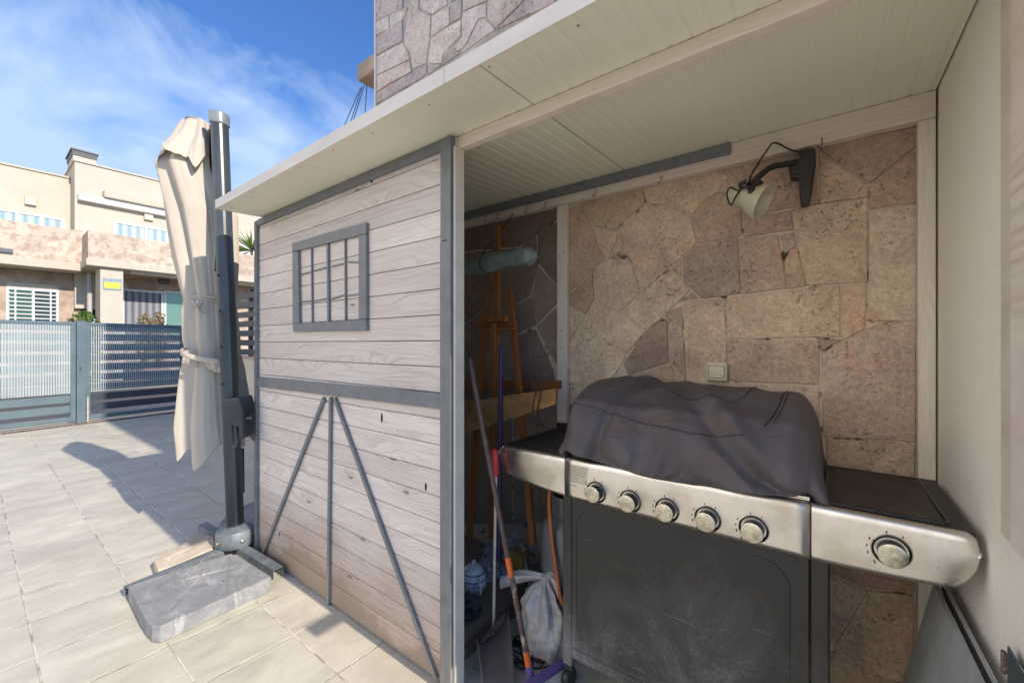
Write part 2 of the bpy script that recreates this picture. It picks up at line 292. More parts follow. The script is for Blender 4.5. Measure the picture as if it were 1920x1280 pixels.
    plain('asphalt', (0.09, 0.088, 0.085), 0.9, var=.3, sc=20, bs=.4); plain('paving', (0.42, 0.36, 0.28), 0.9, var=.25, sc=6); plain('earth', (0.20, 0.16, 0.11), 0.95, var=.4, sc=2)
    plain('signyellow', (0.65, 0.60, 0.05), .5); plain('signgrey', (0.25, 0.30, 0.36), .5); plain('bark', (0.16, 0.11, 0.07), .9, bs=.6)
    m = NT('glass', 0.08, 0, 0.8); z = m.xyz()[1]; m.color((0.07, 0.11, 0.12)); M['glass'] = m.m
    m = NT('greenglass', 0.08, 0, 0.8); m.color((0.10, 0.20, 0.16)); M['greenglass'] = m.m
    m = NT('curtain', 0.8); y = m.xyz()[1]; wv = m.math('SINE', m.math('MULTIPLY', y, 24.0)); m.color(m.ramp(m.math('ADD', m.math('MULTIPLY', wv, .5), .5), [(0, (0.24, 0.33, 0.37)), (1, (0.44, 0.54, 0.58))])); M['curtain'] = m.m
    m = NT('greycurtain', 0.8); wv = m.math('SINE', m.math('ADD', m.math('MULTIPLY', m.xyz()[1], 30.0), m.noise(3, 2))); m.color(m.ramp(m.math('ADD', m.math('MULTIPLY', wv, .5), .5), [(0, (0.10, 0.10, 0.115)), (1, (0.26, 0.26, 0.28))])); M['greycurtain'] = m.m
    m = NT('clad', 0.85, 0, .2); v = m.voro(1.7, m.mapped((1, 1, 1.5)), out='Color'); n = m.noise(4, 7, 0.7)
    c = m.mix(m.xyz(v)[0], (0.44, 0.36, 0.28), (0.58, 0.49, 0.38)); c = m.mix(m.ramp(n, [(0.42, 0.75), (0.52, 0.0)]), c, (0.36, 0.25, 0.20)); m.color(c); m.bump(n, .4, .02); M['clad'] = m.m
    m = NT('clad_dark', 0.85, 0, .2); v = m.voro(1.1, m.mapped((1, 1, 2.2)), out='Color'); n = m.noise(3, 7, 0.7)
    c = m.mix(m.xyz(v)[0], (0.34, 0.25, 0.19), (0.55, 0.44, 0.34)); c = m.mix(m.ramp(n, [(0.36, 0.6), (0.56, 0.0)]), c, (0.22, 0.15, 0.12)); m.color(c); m.bump(n, .4, .02); M['clad_dark'] = m.m
    m = NT('leaf', 0.6); c = m.mix(m.noise(9, 2), (0.05, 0.11, 0.02), (0.15, 0.22, 0.04)); m.color(c); M['leaf'] = m.m
    m = NT('dryleaf', 0.7); c = m.mix(m.noise(9, 2), (0.16, 0.14, 0.05), (0.36, 0.24, 0.14)); m.color(c); M['dryleaf'] = m.m
mats()
# ------------------------------------------------------------------ mesh builder
class MB:
    def __init__(s): s.v = []; s.f = []; s.c = []; s.r = []; s.col = (0.5, 0.5, 0.5); s.rnd = 0.5
    def poly(s, vs, faces):
        o = len(s.v); s.v += [Vector(p) for p in vs]
        for f in faces: s.f.append([o + i for i in f]); s.c.append(s.col); s.r.append(s.rnd)
        return s
    def box(s, x0, x1, y0, y1, z0, z1):
        x0, x1 = min(x0, x1), max(x0, x1); y0, y1 = min(y0, y1), max(y0, y1); z0, z1 = min(z0, z1), max(z0, z1)
        return s.poly([(x0, y0, z0), (x1, y0, z0), (x1, y1, z0), (x0, y1, z0), (x0, y0, z1), (x1, y0, z1), (x1, y1, z1), (x0, y1, z1)],
                      [(0, 3, 2, 1), (4, 5, 6, 7), (0, 1, 5, 4), (1, 2, 6, 5), (2, 3, 7, 6), (3, 0, 4, 7)])
    def prism(s, pts, d):     # polygon of 3D points extruded by vector d, both ends closed
        n = len(pts); d = Vector(d); pts = [Vector(p) for p in pts]
        nn = Vector((0, 0, 0))
        for i in range(n): nn += pts[i].cross(pts[(i + 1) % n])
        if nn.dot(d) > 0: pts = pts[::-1]
        vs = pts + [p + d for p in pts]
        fs = [tuple(range(n)), tuple(range(2 * n - 1, n - 1, -1))] + [(i, i + n, (i + 1) % n + n, (i + 1) % n) for i in range(n)]
        return s.poly(vs, fs)
    def tube(s, path, r, n=10, caps=True):
        path = [Vector(p) for p in path]; m = len(path); rs = r if isinstance(r, (list, tuple)) else [r] * m
        prev = None; rings = []
        for i, p in enumerate(path):
            t = (path[min(i + 1, m - 1)] - path[max(i - 1, 0)])
            t = t.normalized() if t.length > 1e-9 else Vector((0, 0, 1))
            if prev is None:
                a = Vector((0, 0, 1)) if abs(t.z) < 0.9 else Vector((1, 0, 0))
                e1 = t.cross(a).normalized()
            else:
                e1 = (prev - t * prev.dot(t)).normalized()
            prev = e1; e2 = t.cross(e1)
            rings.append([p + (e1 * cos(2 * pi * k / n) + e2 * sin(2 * pi * k / n)) * rs[i] for k in range(n)])
        vs = [q for r_ in rings for q in r_]
        fs = [(i * n + k, i * n + (k + 1) % n, (i + 1) * n + (k + 1) % n, (i + 1) * n + k) for i in range(m - 1) for k in range(n)]
        if caps: fs += [tuple(range(n - 1, -1, -1)), tuple((m - 1) * n + k for k in range(n))]
        return s.poly(vs, fs)
    def lathe(s, prof, mtx=None, n=28, cap=True):    # prof [(r, h)] about local Z
        mtx = mtx or Matrix(); vs = []
        for r, h in prof:
            for k in range(n): vs.append(mtx @ Vector((r * cos(2 * pi * k / n), r * sin(2 * pi * k / n), h)))
        m = len(prof)
        fs = [(i * n + k, i * n + (k + 1) % n, (i + 1) * n + (k + 1) % n, (i + 1) * n + k) for i in range(m - 1) for k in range(n)]
        if cap: fs += [tuple(range(n - 1, -1, -1)), tuple((m - 1) * n + k for k in range(n))]
        return s.poly(vs, fs)
    def bar(s, a, b, w, h, up=(0, 0, 1)):            # rectangular bar from a to b
        a, b = Vector(a), Vector(b); t = (b - a).normalized(); up = Vector(up)
        e1 = t.cross(up).normalized() * w / 2; e2 = e1.cross(t).normalized() * h / 2
        return s.prism([a - e1 - e2, a + e1 - e2, a + e1 + e2, a - e1 + e2], b - a)
    def grid(s, fn, nu, nv, closed_u=False):
        vs = [fn(i / (nu if closed_u else nu - 1), j / (nv - 1)) for j in range(nv) for i in range(nu)]
        fs = []
        for j in range(nv - 1):
            for i in range(nu if closed_u else nu - 1):
                i2 = (i + 1) % nu; fs.append((j * nu + i, j * nu + i2, (j + 1) * nu + i2, (j + 1) * nu + i))
        return s.poly(vs, fs)
    def build(s, name, mat, parent=None, bevel=0, smooth=False, solid=0, seg=2, sub=0):
        me = bpy.data.meshes.new(name); me.from_pydata(s.v, [], s.f); me.update()
        bm = bmesh.new(); bm.from_mesh(me)
        la = bm.loops.layers.float_color.new('col'); lr = bm.loops.layers.float_color.new('rnd')
        bm.faces.ensure_lookup_table()
        for f, c, r in zip(bm.faces, s.c, s.r):
            for l in f.loops: l[la] = (*c, 1); l[lr] = (r, r, r, 1)
        bmesh.ops.recalc_face_normals(bm, faces=bm.faces)
        bm.to_mesh(me); bm.free()
        me.materials.append(M[mat])
        ob = bpy.data.objects.new(name, me); COL.objects.link(ob)
        if smooth:
            me.polygons.foreach_set('use_smooth', [True] * len(me.polygons)); me.set_sharp_from_angle(angle=radians(48))
        if solid:
            q = ob.modifiers.new('solid', 'SOLIDIFY'); q.thickness = solid; q.offset = 0
        if sub:
            q = ob.modifiers.new('sub', 'SUBSURF'); q.levels = q.render_levels = sub
        if bevel:
            q = ob.modifiers.new('bevel', 'BEVEL'); q.width = bevel; q.segments = seg; q.limit_method = 'ANGLE'; q.angle_limit = radians(35)
            q.harden_normals = False
        if parent:
            ob.parent = parent; ob.matrix_parent_inverse = Matrix.Translation(-parent.location)
        return ob
def tag(o, label=None, cat=None, group=None, kind=None):
    if label: o['label'] = label
    if cat: o['category'] = cat
    if group: o['group'] = group
    if kind: o['kind'] = kind
    return o
def thing(name, label, cat, loc=(0, 0, 0), group=None):
    o = bpy.data.objects.new(name, None); COL.objects.link(o); o.location = loc; o.empty_display_size = 0.1
    return tag(o, label, cat, group)
def rnd(): return random.random()
def ss(a, b, x):
    t = max(0.0, min(1.0, (x - a) / (b - a))); return t * t * (3 - 2 * t)
def lerp(a, b, t): return a + (b - a) * t
def interp(keys, x):
    for (x0, y0), (x1, y1) in zip(keys, keys[1:]):
        if x <= x1:
            t = (x - x0) / (x1 - x0) if x1 > x0 else 0; t = max(0, min(1, t)); t = t * t * (3 - 2 * t); return lerp(y0, y1, t)
    return keys[-1][1]
def catmull(pts, n=8):
    P = [Vector(p) for p in pts]; P = [P[0] * 2 - P[1]] + P + [P[-1] * 2 - P[-2]]; out = []
    for i in range(1, len(P) - 2):
        for k in range(n):
            t = k / n; a, b, c, d = P[i - 1:i + 3]
            out.append(0.5 * ((2 * b) + (-a + c) * t + (2 * a - 5 * b + 4 * c - d) * t * t + (-a + 3 * b - 3 * c + d) * t ** 3))
    out.append(P[-2]); return out
def wallpoly(mb, px, thick=0.02, Y=None, X=None):
    p = [at(u, v, Y=Y, X=X) for u, v in px]
    mb.prism(p, (0, -thick, 0) if Y is not None else (thick, 0, 0)); return mb
# ================================================================== SETTING
YD, YB, XR, XL = 1.10, 1.92, 0.268, -2.83        # shed front plane, house wall plane, right partition, shed left end
m = MB(); m.poly([(-10.7, -9, 0), (7, -9, 0), (7, 9, 0), (-10.7, 9, 0)], [(0, 1, 2, 3)]); tag(m.build('terrace', 'tile'), kind='structure', label='terrace of pale stone look square tiles')
m = MB(); m.poly([(-400, -400, -0.16), (400, -400, -0.16), (400, 400, -0.16), (-400, 400, -0.16)], [(0, 1, 2, 3)]); tag(m.build('ground', 'earth'), kind='structure')
m = MB(); m.poly([(-17.5, -90, -0.12), (-11.9, -90, -0.12), (-11.9, 90, -0.12), (-17.5, 90, -0.12)], [(0, 1, 2, 3)]); tag(m.build('road', 'asphalt'), kind='structure')
m = MB(); m.box(-11.9, -10.704, -60, 60, -0.3, -0.008); tag(m.build('near_pavement', 'paving', bevel=.01), kind='structure')
m = MB(); m.box(-19.6, -17.5, -60, 60, -0.3, 0.0); tag(m.build('far_pavement', 'paving', bevel=.01), kind='structure')
# ------------------------------------------------------------------ stone house
R1, R2, R3, R4, R5, R6 = (1040, 280), (1380, 220), (1040, 500), (1380, 440), (1380, 660), (1540, 1040)
K = 16 / 3.0
RED, TAN, LIGHT, DARK, GREY = (0.34, 0.235, 0.18), (0.42, 0.33, 0.235), (0.50, 0.41, 0.31), (0.27, 0.19, 0.155), (0.38, 0.31, 0.265)
STONES = [
 (R2, DARK, [(830,300),(1830,95),(1830,270),(1335,665),(840,340)]), (R2, TAN, [(830,345),(1320,680),(1320,800),(835,865)]),
 (R2, RED, [(1335,670),(1825,275),(1825,855),(1330,925)]), (R2, RED, [(-154,490),(0,435),(800,305),(828,865),(75,1000),(65,860),(37,650)]),
 (R1, RED, [(1760,290),(1850,340),(1870,425),(1620,443)]), (R1, RED, [(1620,450),(1872,435),(1875,860),(1830,885),(1430,945),(1385,750),(1385,660),(1500,530)]),
 (R1, TAN, [(890,350),(1420,215),(1640,175),(1750,285),(1615,440),(1480,530),(1380,660),(1210,570),(920,540)]),
 (R1, (.37,.28,.19), [(290,490),(880,355),(910,545),(650,760),(640,815),(400,775),(270,570)]), (R1, LIGHT, [(130,505),(285,485),(250,550),(140,610)]),
 (R1, RED, [(145,620),(255,560),(395,800),(430,960),(500,1085),(370,1230),(135,1445)]), (R1, TAN, [(405,790),(635,825),(620,930),(545,1095),(505,1080),(440,960)]),
 (R1, (.46,.36,.26), [(920,560),(1200,585),(1370,675),(1378,760),(1422,950),(1270,1085),(980,1340),(680,1010),(700,930),(655,830)]),
 (R1, TAN, [(650,840),(690,930),(670,1000),(555,1095),(625,930)]), (R3, (.45,.37,.28), [(380,50),(500,-80),(600,-80),(780,0),(860,260),(670,445),(560,420),(410,330)]),
 (R3, LIGHT, [(690,-140),(975,175),(870,265),(790,10)]), (R3, LIGHT, [(870,275),(1180,20),(1270,140),(1360,240),(1200,390),(1040,540),(920,635),(680,455)]),
 (R3, TAN, [(1190,10),(1265,-90),(1270,120)]), (R3, (.26,.20,.175), [(1280,-85),(1425,-210),(1830,-280),(1865,270),(1470,320),(1285,150)]),
 (R3, DARK, [(1372,250),(1450,322),(1290,330)]), (R3, LIGHT, [(405,350),(680,470),(910,645),(725,870),(270,605),(310,480)]),
 (R3, RED, [(130,300),(380,70),(400,330),(310,475),(240,430),(130,360)]), (R3, LIGHT, [(125,370),(240,440),(300,490),(135,790)]),
 (R3, LIGHT, [(250,615),(715,885),(650,1020),(560,1120),(430,1190),(340,1225),(280,1180),(125,1150),(125,820)]),
 (R3, (.22,.155,.125), [(920,650),(1030,545),(1130,540),(1140,960),(740,1085),(690,960)]), (R3, RED, [(740,1095),(1150,970),(1215,1120),(1200,1600),(500,1600),(650,1120)]),
 (R3, GREY, [(1130,440),(1270,400),(1310,1000),(1320,1600),(1240,1600),(1210,1120),(1145,940)]), (R3, TAN, [(1050,530),(1125,450),(1125,530)]),
 (R3, (.42,.32,.25), [(1285,340),(1540,330),(1710,430),(1725,950),(1740,1600),(1330,1600),(1290,400)]), (R3, TAN, [(1550,330),(1710,320),(1710,415)]),
 (R4, (.47,.38,.29), [(-93,625),(830,530),(1045,505),(1040,1020),(-85,1045)]), (R4, (.48,.37,.29), [(1060,510),(1305,495),(1295,940),(1090,1045),(1050,1020)]),
 (R4, DARK, [(835,1045),(1080,1045),(850,1170)]), (R4, (.30,.22,.185), [(-85,1055),(820,1050),(835,1190),(830,1500),(-85,1460)]),
 (R5, GREY, [(-200,300),(830,340),(850,850),(-200,850)]), (R5, GREY, [(-200,860),(860,860),(890,1500),(-200,1500)]), (R4, (.41,.335,.285), [(850,1190),(1090,1055),(1300,945),(1460,875),(1805,870),(1800,2065),(870,2015)]),
 (R5, LIGHT, [(900,860),(1790,910),(1790,1600),(900,1600)]), (R4, (.48,.40,.31), [(1330,-240),(1815,-308),(1805,860),(1310,870)]),
 (R4, (.49,.40,.30), [(550,-243),(840,-305),(1315,-370),(1315,480),(705,510),(580,-40)]), (R4, RED, [(610,130),(700,520),(525,545),(480,280),(540,150)]),
 (R2, GREY, [(435,1180),(575,1150),(605,1290),(485,1370)]), (R2, RED, [(75,1015),(545,940),(575,1130),(80,1200)]), (R4, (.30,.215,.175), [(20,45),(420,0),(470,270),(515,540),(65,595)]),
 (R6, RED, [(-300,-80),(950,100),(930,385),(460,325),(-300,60)]), (R6, GREY, [(-300,80),(450,330),(130,890),(-300,760)]), (R6, (.40,.31,.24), [(130,900),(460,340),(930,395),(920,1300),(100,1060)]),
 (R6, RED, [(-300,770),(900,1310),(900,2000),(-300,2000)]),
]
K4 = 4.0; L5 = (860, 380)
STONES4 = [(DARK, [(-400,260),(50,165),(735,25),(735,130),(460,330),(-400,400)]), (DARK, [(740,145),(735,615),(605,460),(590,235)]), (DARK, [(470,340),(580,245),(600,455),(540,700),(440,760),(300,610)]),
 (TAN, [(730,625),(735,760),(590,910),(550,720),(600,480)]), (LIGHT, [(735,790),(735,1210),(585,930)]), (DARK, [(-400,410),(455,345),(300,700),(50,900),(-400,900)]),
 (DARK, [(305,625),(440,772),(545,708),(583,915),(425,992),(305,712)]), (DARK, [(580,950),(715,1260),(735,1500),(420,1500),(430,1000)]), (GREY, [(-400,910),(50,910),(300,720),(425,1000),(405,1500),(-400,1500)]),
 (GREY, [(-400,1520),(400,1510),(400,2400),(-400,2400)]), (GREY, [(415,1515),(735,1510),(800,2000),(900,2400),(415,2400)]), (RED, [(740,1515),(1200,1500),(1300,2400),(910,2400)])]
def irregular(poly, step=0.03, amp=0.0022):
    out = []
    n = len(poly)
    for i in range(n):
        a, b = poly[i], poly[(i + 1) % n]; k = max(1, int((b - a).length / step))
        for j in range(k):
            p = a.lerp(b, j / k); q = noise.noise_vector(p * 19) * amp + noise.noise_vector(p * 60) * amp * .5
            out.append(p + (q if j else q * .5))
    return out
def inset(poly, d):           # shrink in the XZ plane (convex-ish) by moving edges inwards
    c = sum(poly, Vector()) / len(poly); out = []; n = len(poly)
    area = sum(poly[i].x * poly[(i + 1) % n].z - poly[(i + 1) % n].x * poly[i].z for i in range(n)); sg = 1 if area > 0 else -1
    for i in range(n):
        a, b, e = poly[i - 1], poly[i], poly[(i + 1) % n]
        n1 = Vector((-(b - a).z, 0, (b - a).x)); n2 = Vector((-(e - b).z, 0, (e - b).x))
        if n1.length < 1e-9 or n2.length < 1e-9: out.append(b.copy()); continue
        n1.normalize(); n2.normalize(); h = (n1 + n2)
        if h.length < 1e-3: out.append(b.copy()); continue
        h.normalize(); k = min(1.4, 1 / max(0.3, h.dot(n1))); out.append(b + h * d * k * sg)
    return out
def stone_slab(mb, poly, col, y, proud=0.006):
    p0 = inset(irregular(poly), 0.0003 + rnd() * .0012); p1 = inset(p0, 0.0022)
    n = len(p0); j = rnd() * .003; mb.col = col
    back = [Vector((p.x, y, p.z)) for p in p0]; mid = [Vector((p.x, y - proud - j + .002, p.z)) for p in p0]; top = [Vector((p.x, y - proud - j, p.z)) for p in p1]
    mb.poly(back + mid + top, [(i, (i + 1) % n, (i + 1) % n + n, i + n) for i in range(n)] + [(i + n, (i + 1) % n + n, (i + 1) % n + 2 * n, i + 2 * n) for i in range(n)] + [tuple(range(2 * n, 3 * n))])
def vary(c, a=.10):
    c = tuple(lerp(q, w, .42) for q, w in zip(c, (.39, .315, .255))) if a > .06 else c
    k = 1 + (rnd() - .5) * 2 * a; return (c[0] * k, c[1] * k * (1 + (rnd() - .5) * .05), c[2] * k * (1 + (rnd() - .5) * .08))
house = thing('stone_house', 'house clad in irregular pinkish stone slabs behind and above the lean-to roof', 'house', (-0.8, YB, 0))
m = MB(); m.box(-2.78, 3.0, YB, 6.0, 0, 2.185); m.build('core_wall', 'mortar', house)
m = MB()
for (ox, oy), c, pts in STONES: stone_slab(m, [at(ox + x / K, oy + y / K, Y=YB) for x, y in pts], vary(c), YB)
for c, pts in STONES4: stone_slab(m, [at(L5[0] + x / K4, L5[1] + y / K4, Y=YB) for x, y in pts], tuple(.52 * q for q in vary(c)), YB)  # alcove stones darkened in colour to deepen the shade in that corner
m.build('stone_cladding', 'stone', house)
# upper storey
YU = 1.47; XU = at(706.5, 100, Y=YU).x
m = MB(); m.box(XU, 3.0, YU, 6.0, 2.19, 6.6); m.build('upper_wall', 'mortar_grey', house)
TOPR = (640, 0)
UP = [  # zoom of the upper wall, scale 5.333, origin (700,0)
 (.42,[(38,-260),(300,-370),(300,100),(40,215)]), (.46,[(38,222),(160,160),(165,290),(38,365)]), (.34,[(38,375),(150,295),(290,205),(300,420),(170,480),(40,560)]),
 (.44,[(170,155),(300,100),(350,80),(300,205),(172,285)]), (.50,[(38,570),(298,430),(360,545),(365,600),(42,755)]), (.50,[(42,765),(365,612),(390,720),(150,850),(42,920)]),
 (.36,[(42,930),(390,735),(540,650),(545,730),(490,790),(42,1040)]), (.47,[(310,-320),(470,-380),(460,100),(520,145),(580,160),(570,380),(540,570),(540,640),(400,700),(370,540),(310,440),(360,90)]),
 (.52,[(480,-380),(750,-500),(745,55),(590,150),(470,90)]), (.52,[(590,165),(760,70),(770,245),(580,375)]), (.37,[(775,50),(890,-10),(885,185),(775,240)]),
 (.53,[(580,385),(880,200),(880,355),(700,550),(690,640),(560,640)]), (.40,[(900,-60),(1090,-160),(1140,20),(900,120)]), (.52,[(890,190),(905,125),(1130,30),(1135,170),(1050,200),(930,450),(850,520),(810,480),(890,370)]),
 (.36,[(555,650),(690,650),(810,490),(870,540),(700,650),(550,760)]), (.43,[(940,460),(1060,210),(1110,190),(1225,300),(880,540)]), (.44,[(1150,60),(1190,-250),(1560,-420),(1530,-10),(1235,290),(1145,180)]),
 (.40,[(1245,295),(1545,0),(1700,-120),(1820,-60),(1820,40)]), (.46,[(1580,-430),(2100,-700),(2100,-60),(1840,0),(1580,-10)]), (.47,[(760,-500),(1080,-640),(1080,-170),(880,-30),(770,30)]), (.42,[(1100,-650),(1560,-850),(1560,-440),(1110,-160)])]
m = MB()
for g, pts in UP: stone_slab(m, [at(700 + x / K, y / K, Y=YU) for x, y in pts], vary((g * 1.02, g * .96, g * .97), .05), YU)
def inside(px, pz, poly):
    c = False; n = len(poly)
    for i in range(n):
        a, b = poly[i], poly[(i + 1) % n]
        if (a.z > pz) != (b.z > pz) and px < (b.x - a.x) * (pz - a.z) / (b.z - a.z) + a.x: c = not c
    return c
TR = [[at(700 + x / K, y / K, Y=YU) for x, y in pts] for g, pts in UP]
z0 = 2.20
while z0 < 3.42:
    hh = .13 + rnd() * .05; x0 = XU + .005
    while x0 < 2.9:
        ww = .14 + rnd() * .2; ok = True
        for fx in (.0, .25, .5, .75, 1):
            for fz in (0, .5, 1):
                if any(inside(x0 + ww * fx, z0 + hh * fz, t) for t in TR): ok = False
        if ok: g = .38 + rnd() * .14; k1, k2 = (rnd() - .5) * .03, (rnd() - .5) * .03; stone_slab(m, [Vector(p) for p in ((x0, YU, z0), (x0 + ww + k1, YU, z0), (x0 + ww + k2, YU, z0 + hh), (x0 + .004, YU, z0 + hh))], (g * 1.02, g * .96, g * .97), YU, .004)
        x0 += ww + .012
    z0 += hh + .008
for i in range(9):            # courses higher up and farther right, out of the frame
    for j in range(7):
        x0 = XU + .005 + i * .52; z0 = 3.42 + j * .45
        if x0 < 3 - .5: stone_slab(m, [Vector(p) for p in ((x0, YU, z0), (x0 + .51, YU, z0), (x0 + .51, YU, z0 + .44), (x0, YU, z0 + .44))], vary((.46, .43, .43)), YU)
m.build('upper_cladding', 'stone_grey', house)
m = MB(); m.box(XU - .006, XU + .004, YU - .014, YU + .0, 2.19, 6.6); m.build('corner_bead', 'fascia', house)
# mossy eave slab at the side of the upper storey, with cables
p = at(669.5, 122, Y=1.5); q = at(669.5, 152, Y=1.5)
m = MB(); m.box(p.x, XU - .008, 1.5, 2.6, q.z, p.z); m.build('eave_slab', 'clad_dark', house, bevel=.008)
m = MB(); m.box(p.x + .10, XU - .01, 1.62, 2.55, q.z - .012, q.z - .002); m.build('eave_soffit', 'oldwood', house)
for (u0, v0, u1) in ((676, 150, 509), (679, 151, 551), (683, 153, 560), (688, 154, 663)):     # cables strung from the eave to the slat fence
    m = MB(); a = at(u0, v0, Y=1.56); a.z = q.z + .004; b = at(u1, 546, Y=2.80); m.tube(catmull([a, a.lerp(b, .5) + Vector((0, 0, -.02)), b], 6), .0028, 5); m.build('hanging_cable', 'darkplastic', house)
# partition on the right (stucco) with its painted board and timber end
part = house
m = MB(); m.box(XR, XR + .16, 1.10, YB, 0, 2.15); m.build('stucco_wall', 'stucco', house)
m = MB(); a = at(1885, 500, X=XR); b = at(1907, 500, X=XR); m.box(XR - .006, XR + .01, b.y, a.y, .93, 2.12); m.build('edge_board', 'post', house, bevel=.001)
m = MB(); m.box(XR - .009, XR + .01, 1.085, b.y - .002, .93, 2.12); m.build('timber_end', 'whitetimber', house, bevel=.002)
# ------------------------------------------------------------------ lean-to shed
shed = thing('lean_to_shed', 'lean-to storage shed of whitewashed planks with grey trim under a white panel roof', 'shed', (-1.9, YD, 0))
def zc(y): return 2.072 + 0.045 * (y - YD)       # underside of the roof
YF, XRL, TH = 0.85, -2.755, 0.045
m = MB(); zb = 0.012; k = 0
while zb < 2.08:
    m.rnd = rnd(); z0, z1 = zb + .0012, min(zb + .0985, 2.066)
    if zb < .02: z0 = .008
    if z1 > z0: m.box(XL, -1.105, YD, YD + .018, z0, z1)
    zb += .0999; k += 1
m.build('plank_wall', 'pine', shed, bevel=.0025)
m = MB(); m.box(XL + .01, -1.11, YD + .0185, YD + .024, .02, 2.06); m.build('backing', 'oldwood', shed)
m = MB()
for z in (.35, 1.1, 1.8): m.box(XL + .02, -1.23, YD + .0245, YD + .06, z, z + .05)
m.build('wall_rail', 'oldwood', shed)
def trim(name, polys, th=.012, mat='greypaint', Y=YD, bev=.0015, parent=shed, off=0):
    mb = MB()
    for pts in polys:
        mb.rnd = rnd(); P_ = [at(u, v, Y=Y) + Vector((0, off, 0)) for u, v in pts]; mb.prism(P_, (0, -th, 0))
    return mb.build(name, mat, parent, bevel=bev)
def strip(u0, v0, u1, v1, w, Y=YD):   # batten between two points on the wall plane; w in metres
    a, b = at(u0, v0, Y=Y), at(u1, v1, Y=Y); t = (b - a).normalized(); n = Vector((-t.z, 0, t.x)) * w / 2
    return [a - n, a + n, b + n, b - n]
def batten(name, segs, th, mat='greypaint', parent=shed, y=YD, bev=.0015):
    mb = MB()
    for s_ in segs:
        mb.rnd = rnd(); q = strip(*s_); mb.prism([Vector((p.x, y, p.z)) for p in q], (0, -th, 0))
    return mb.build(name, mat, parent, bevel=bev)
xl = at(485, 640, Y=YD).x
m = MB(); m.box(xl - .022, xl + .012, YD - .018, YD + .03, .005, 2.058); m.build('corner_trim', 'greypaint', shed, bevel=.002)
xr0, xr1 = at(832, 640, Y=YD).x, at(855, 640, Y=YD).x
m = MB(); m.box(xr0, xr1 - .004, YD - .020, YD - .0005, .003, at(845, 452, Y=YD).z - .001); m.box(xr0 + .001, xr1 - .005, YD - .019, YD - .0005, at(845, 452, Y=YD).z + .001, 2.062); m.box(xr1 - .022, xr1 - .003, YD - .026, YD - .0195, .004, 2.06)
m.build('side_trim', 'greypaint', shed, bevel=.002)
m = MB(); m.box(xl + .013, xr0 - .001, YD - .016, YD - .0005, 2.028, 2.064); m.build('top_trim', 'greypaint', shed, bevel=.0015)
trim('cross_rail', [[(488, 706), (832, 737), (832, 766), (488, 724)]], .016)
batten('centre_batten', [(623, 744, 618.5, 1136, .020)], .014)
batten('diagonal_batten', [(611, 746, 496, 1036, .021)], .015)
batten('diagonal_batten', [(631, 746, 821, 1268, .021)], .015)
m = MB(); m.rnd = .3; m.box(xr1 - .003, xr1 + .008, YD - .012, YD + .036, .003, 2.027); m.build('door_edge', 'post', shed, bevel=.002)
for i in range(9):
    z = .35 + i * .19; mm = MB(); mm.lathe([(.003, 0), (.003, .004)], Matrix.Translation((xr1 - .008, YD - .026, z)) @ Matrix.Rotation(radians(90), 4, 'X'), 8)
# mock window on the planks
win = trim('window_frame', [[(553, 457), (692, 418), (692, 439), (553, 473)], [(554, 607), (692, 599), (693, 619), (555, 622)], [(553.5, 474), (564, 472), (566, 606), (554, 606.5)], [(678, 443), (692, 440), (692.5, 598), (678, 599)]], .016)
batten('muntin', [(617.5, 458, 619, 603, .016)], .012, parent=shed)
batten('muntin', [(586.5, 466, 588, 604, .009)], .010)
batten('muntin', [(649.5, 450, 650.5, 601, .009)], .010)
batten('muntin', [(566, 514.5, 586, 509.5, .008), (589, 508.5, 614, 501.5, .008), (623, 500, 648, 494, .008), (653, 491, 678, 492.5, .008)], .006)
batten('muntin', [(566, 566, 586, 564.5, .008), (589, 565, 614, 560, .008), (623, 561, 648, 552.5, .008), (653, 554.5, 678, 551.5, .008)], .006)
m = MB()
for (u, v, a, b) in ((697, 339, .010, .011), (798.5, 912, .006, .016), (524, 1001, .007, .012), (716, 783, .007, .022)):
    m = MB(); p = at(u, v, Y=YD); pts = [p + Vector((a * cos(t * pi / 6), 0, b * sin(t * pi / 6))) for t in range(12)]; m.prism([q + Vector((0, .001, 0)) for q in pts], (0, -.0018, 0)); m.build('knot_hole', 'darkline', shed)
# roof panels
def roof_panel(x0, x1, name):
    mb = MB(); nr = max(2, int(round((x1 - x0) / .05))); prof = []
    w = (x1 - x0) / nr
    prof.append((x0, 0))
    for i in range(nr):
        xx = x0 + i * w; prof += [(xx + w * .62, 0), (xx + w * .74, .0018), (xx + w * .88, .0018), (xx + w * .999, 0)]
    n = len(prof); vs = []
    for y in (YF, YB - .002):
        for x, d in prof: vs.append((x, y, zc(y) + d))
    for y in (YF, YB - .002):
        for x, d in prof: vs.append((x, y, zc(y) + TH))
    fs = [(i, i + 1, n + i + 1, n + i) for i in range(n - 1)] + [(2 * n + i, 2 * n + i + 1, 3 * n + i + 1, 3 * n + i) for i in range(n - 1)]
    fs += [(i, i + 1, 2 * n + i + 1, 2 * n + i) for i in range(n - 1)] + [(n + i, n + i + 1, 3 * n + i + 1, 3 * n + i) for i in range(n - 1)] + [(0, n, 3 * n, 2 * n), (n - 1, 2 * n - 1, 4 * n - 1, 3 * n - 1)]
    mb.poly(vs, fs); return mb.build(name, 'panel', shed)
for x0, x1 in ((XRL, -1.784), (-1.781, -.767), (-.764, .262)): roof_panel(x0, x1, 'roof_panel')
m = MB()
for x in (-1.7825, -.7655): m = MB(); m.prism([(x - .0028, YF + .001, zc(YF) + .001), (x + .0028, YF + .001, zc(YF) + .001), (x + .0028, YF + .001, zc(YF) + .02), (x - .0028, YF + .001, zc(YF) + .02)], (0, YB - .01 - YF, zc(YB - .01) - zc(YF))); m.build('panel_joint', 'darkline', shed)
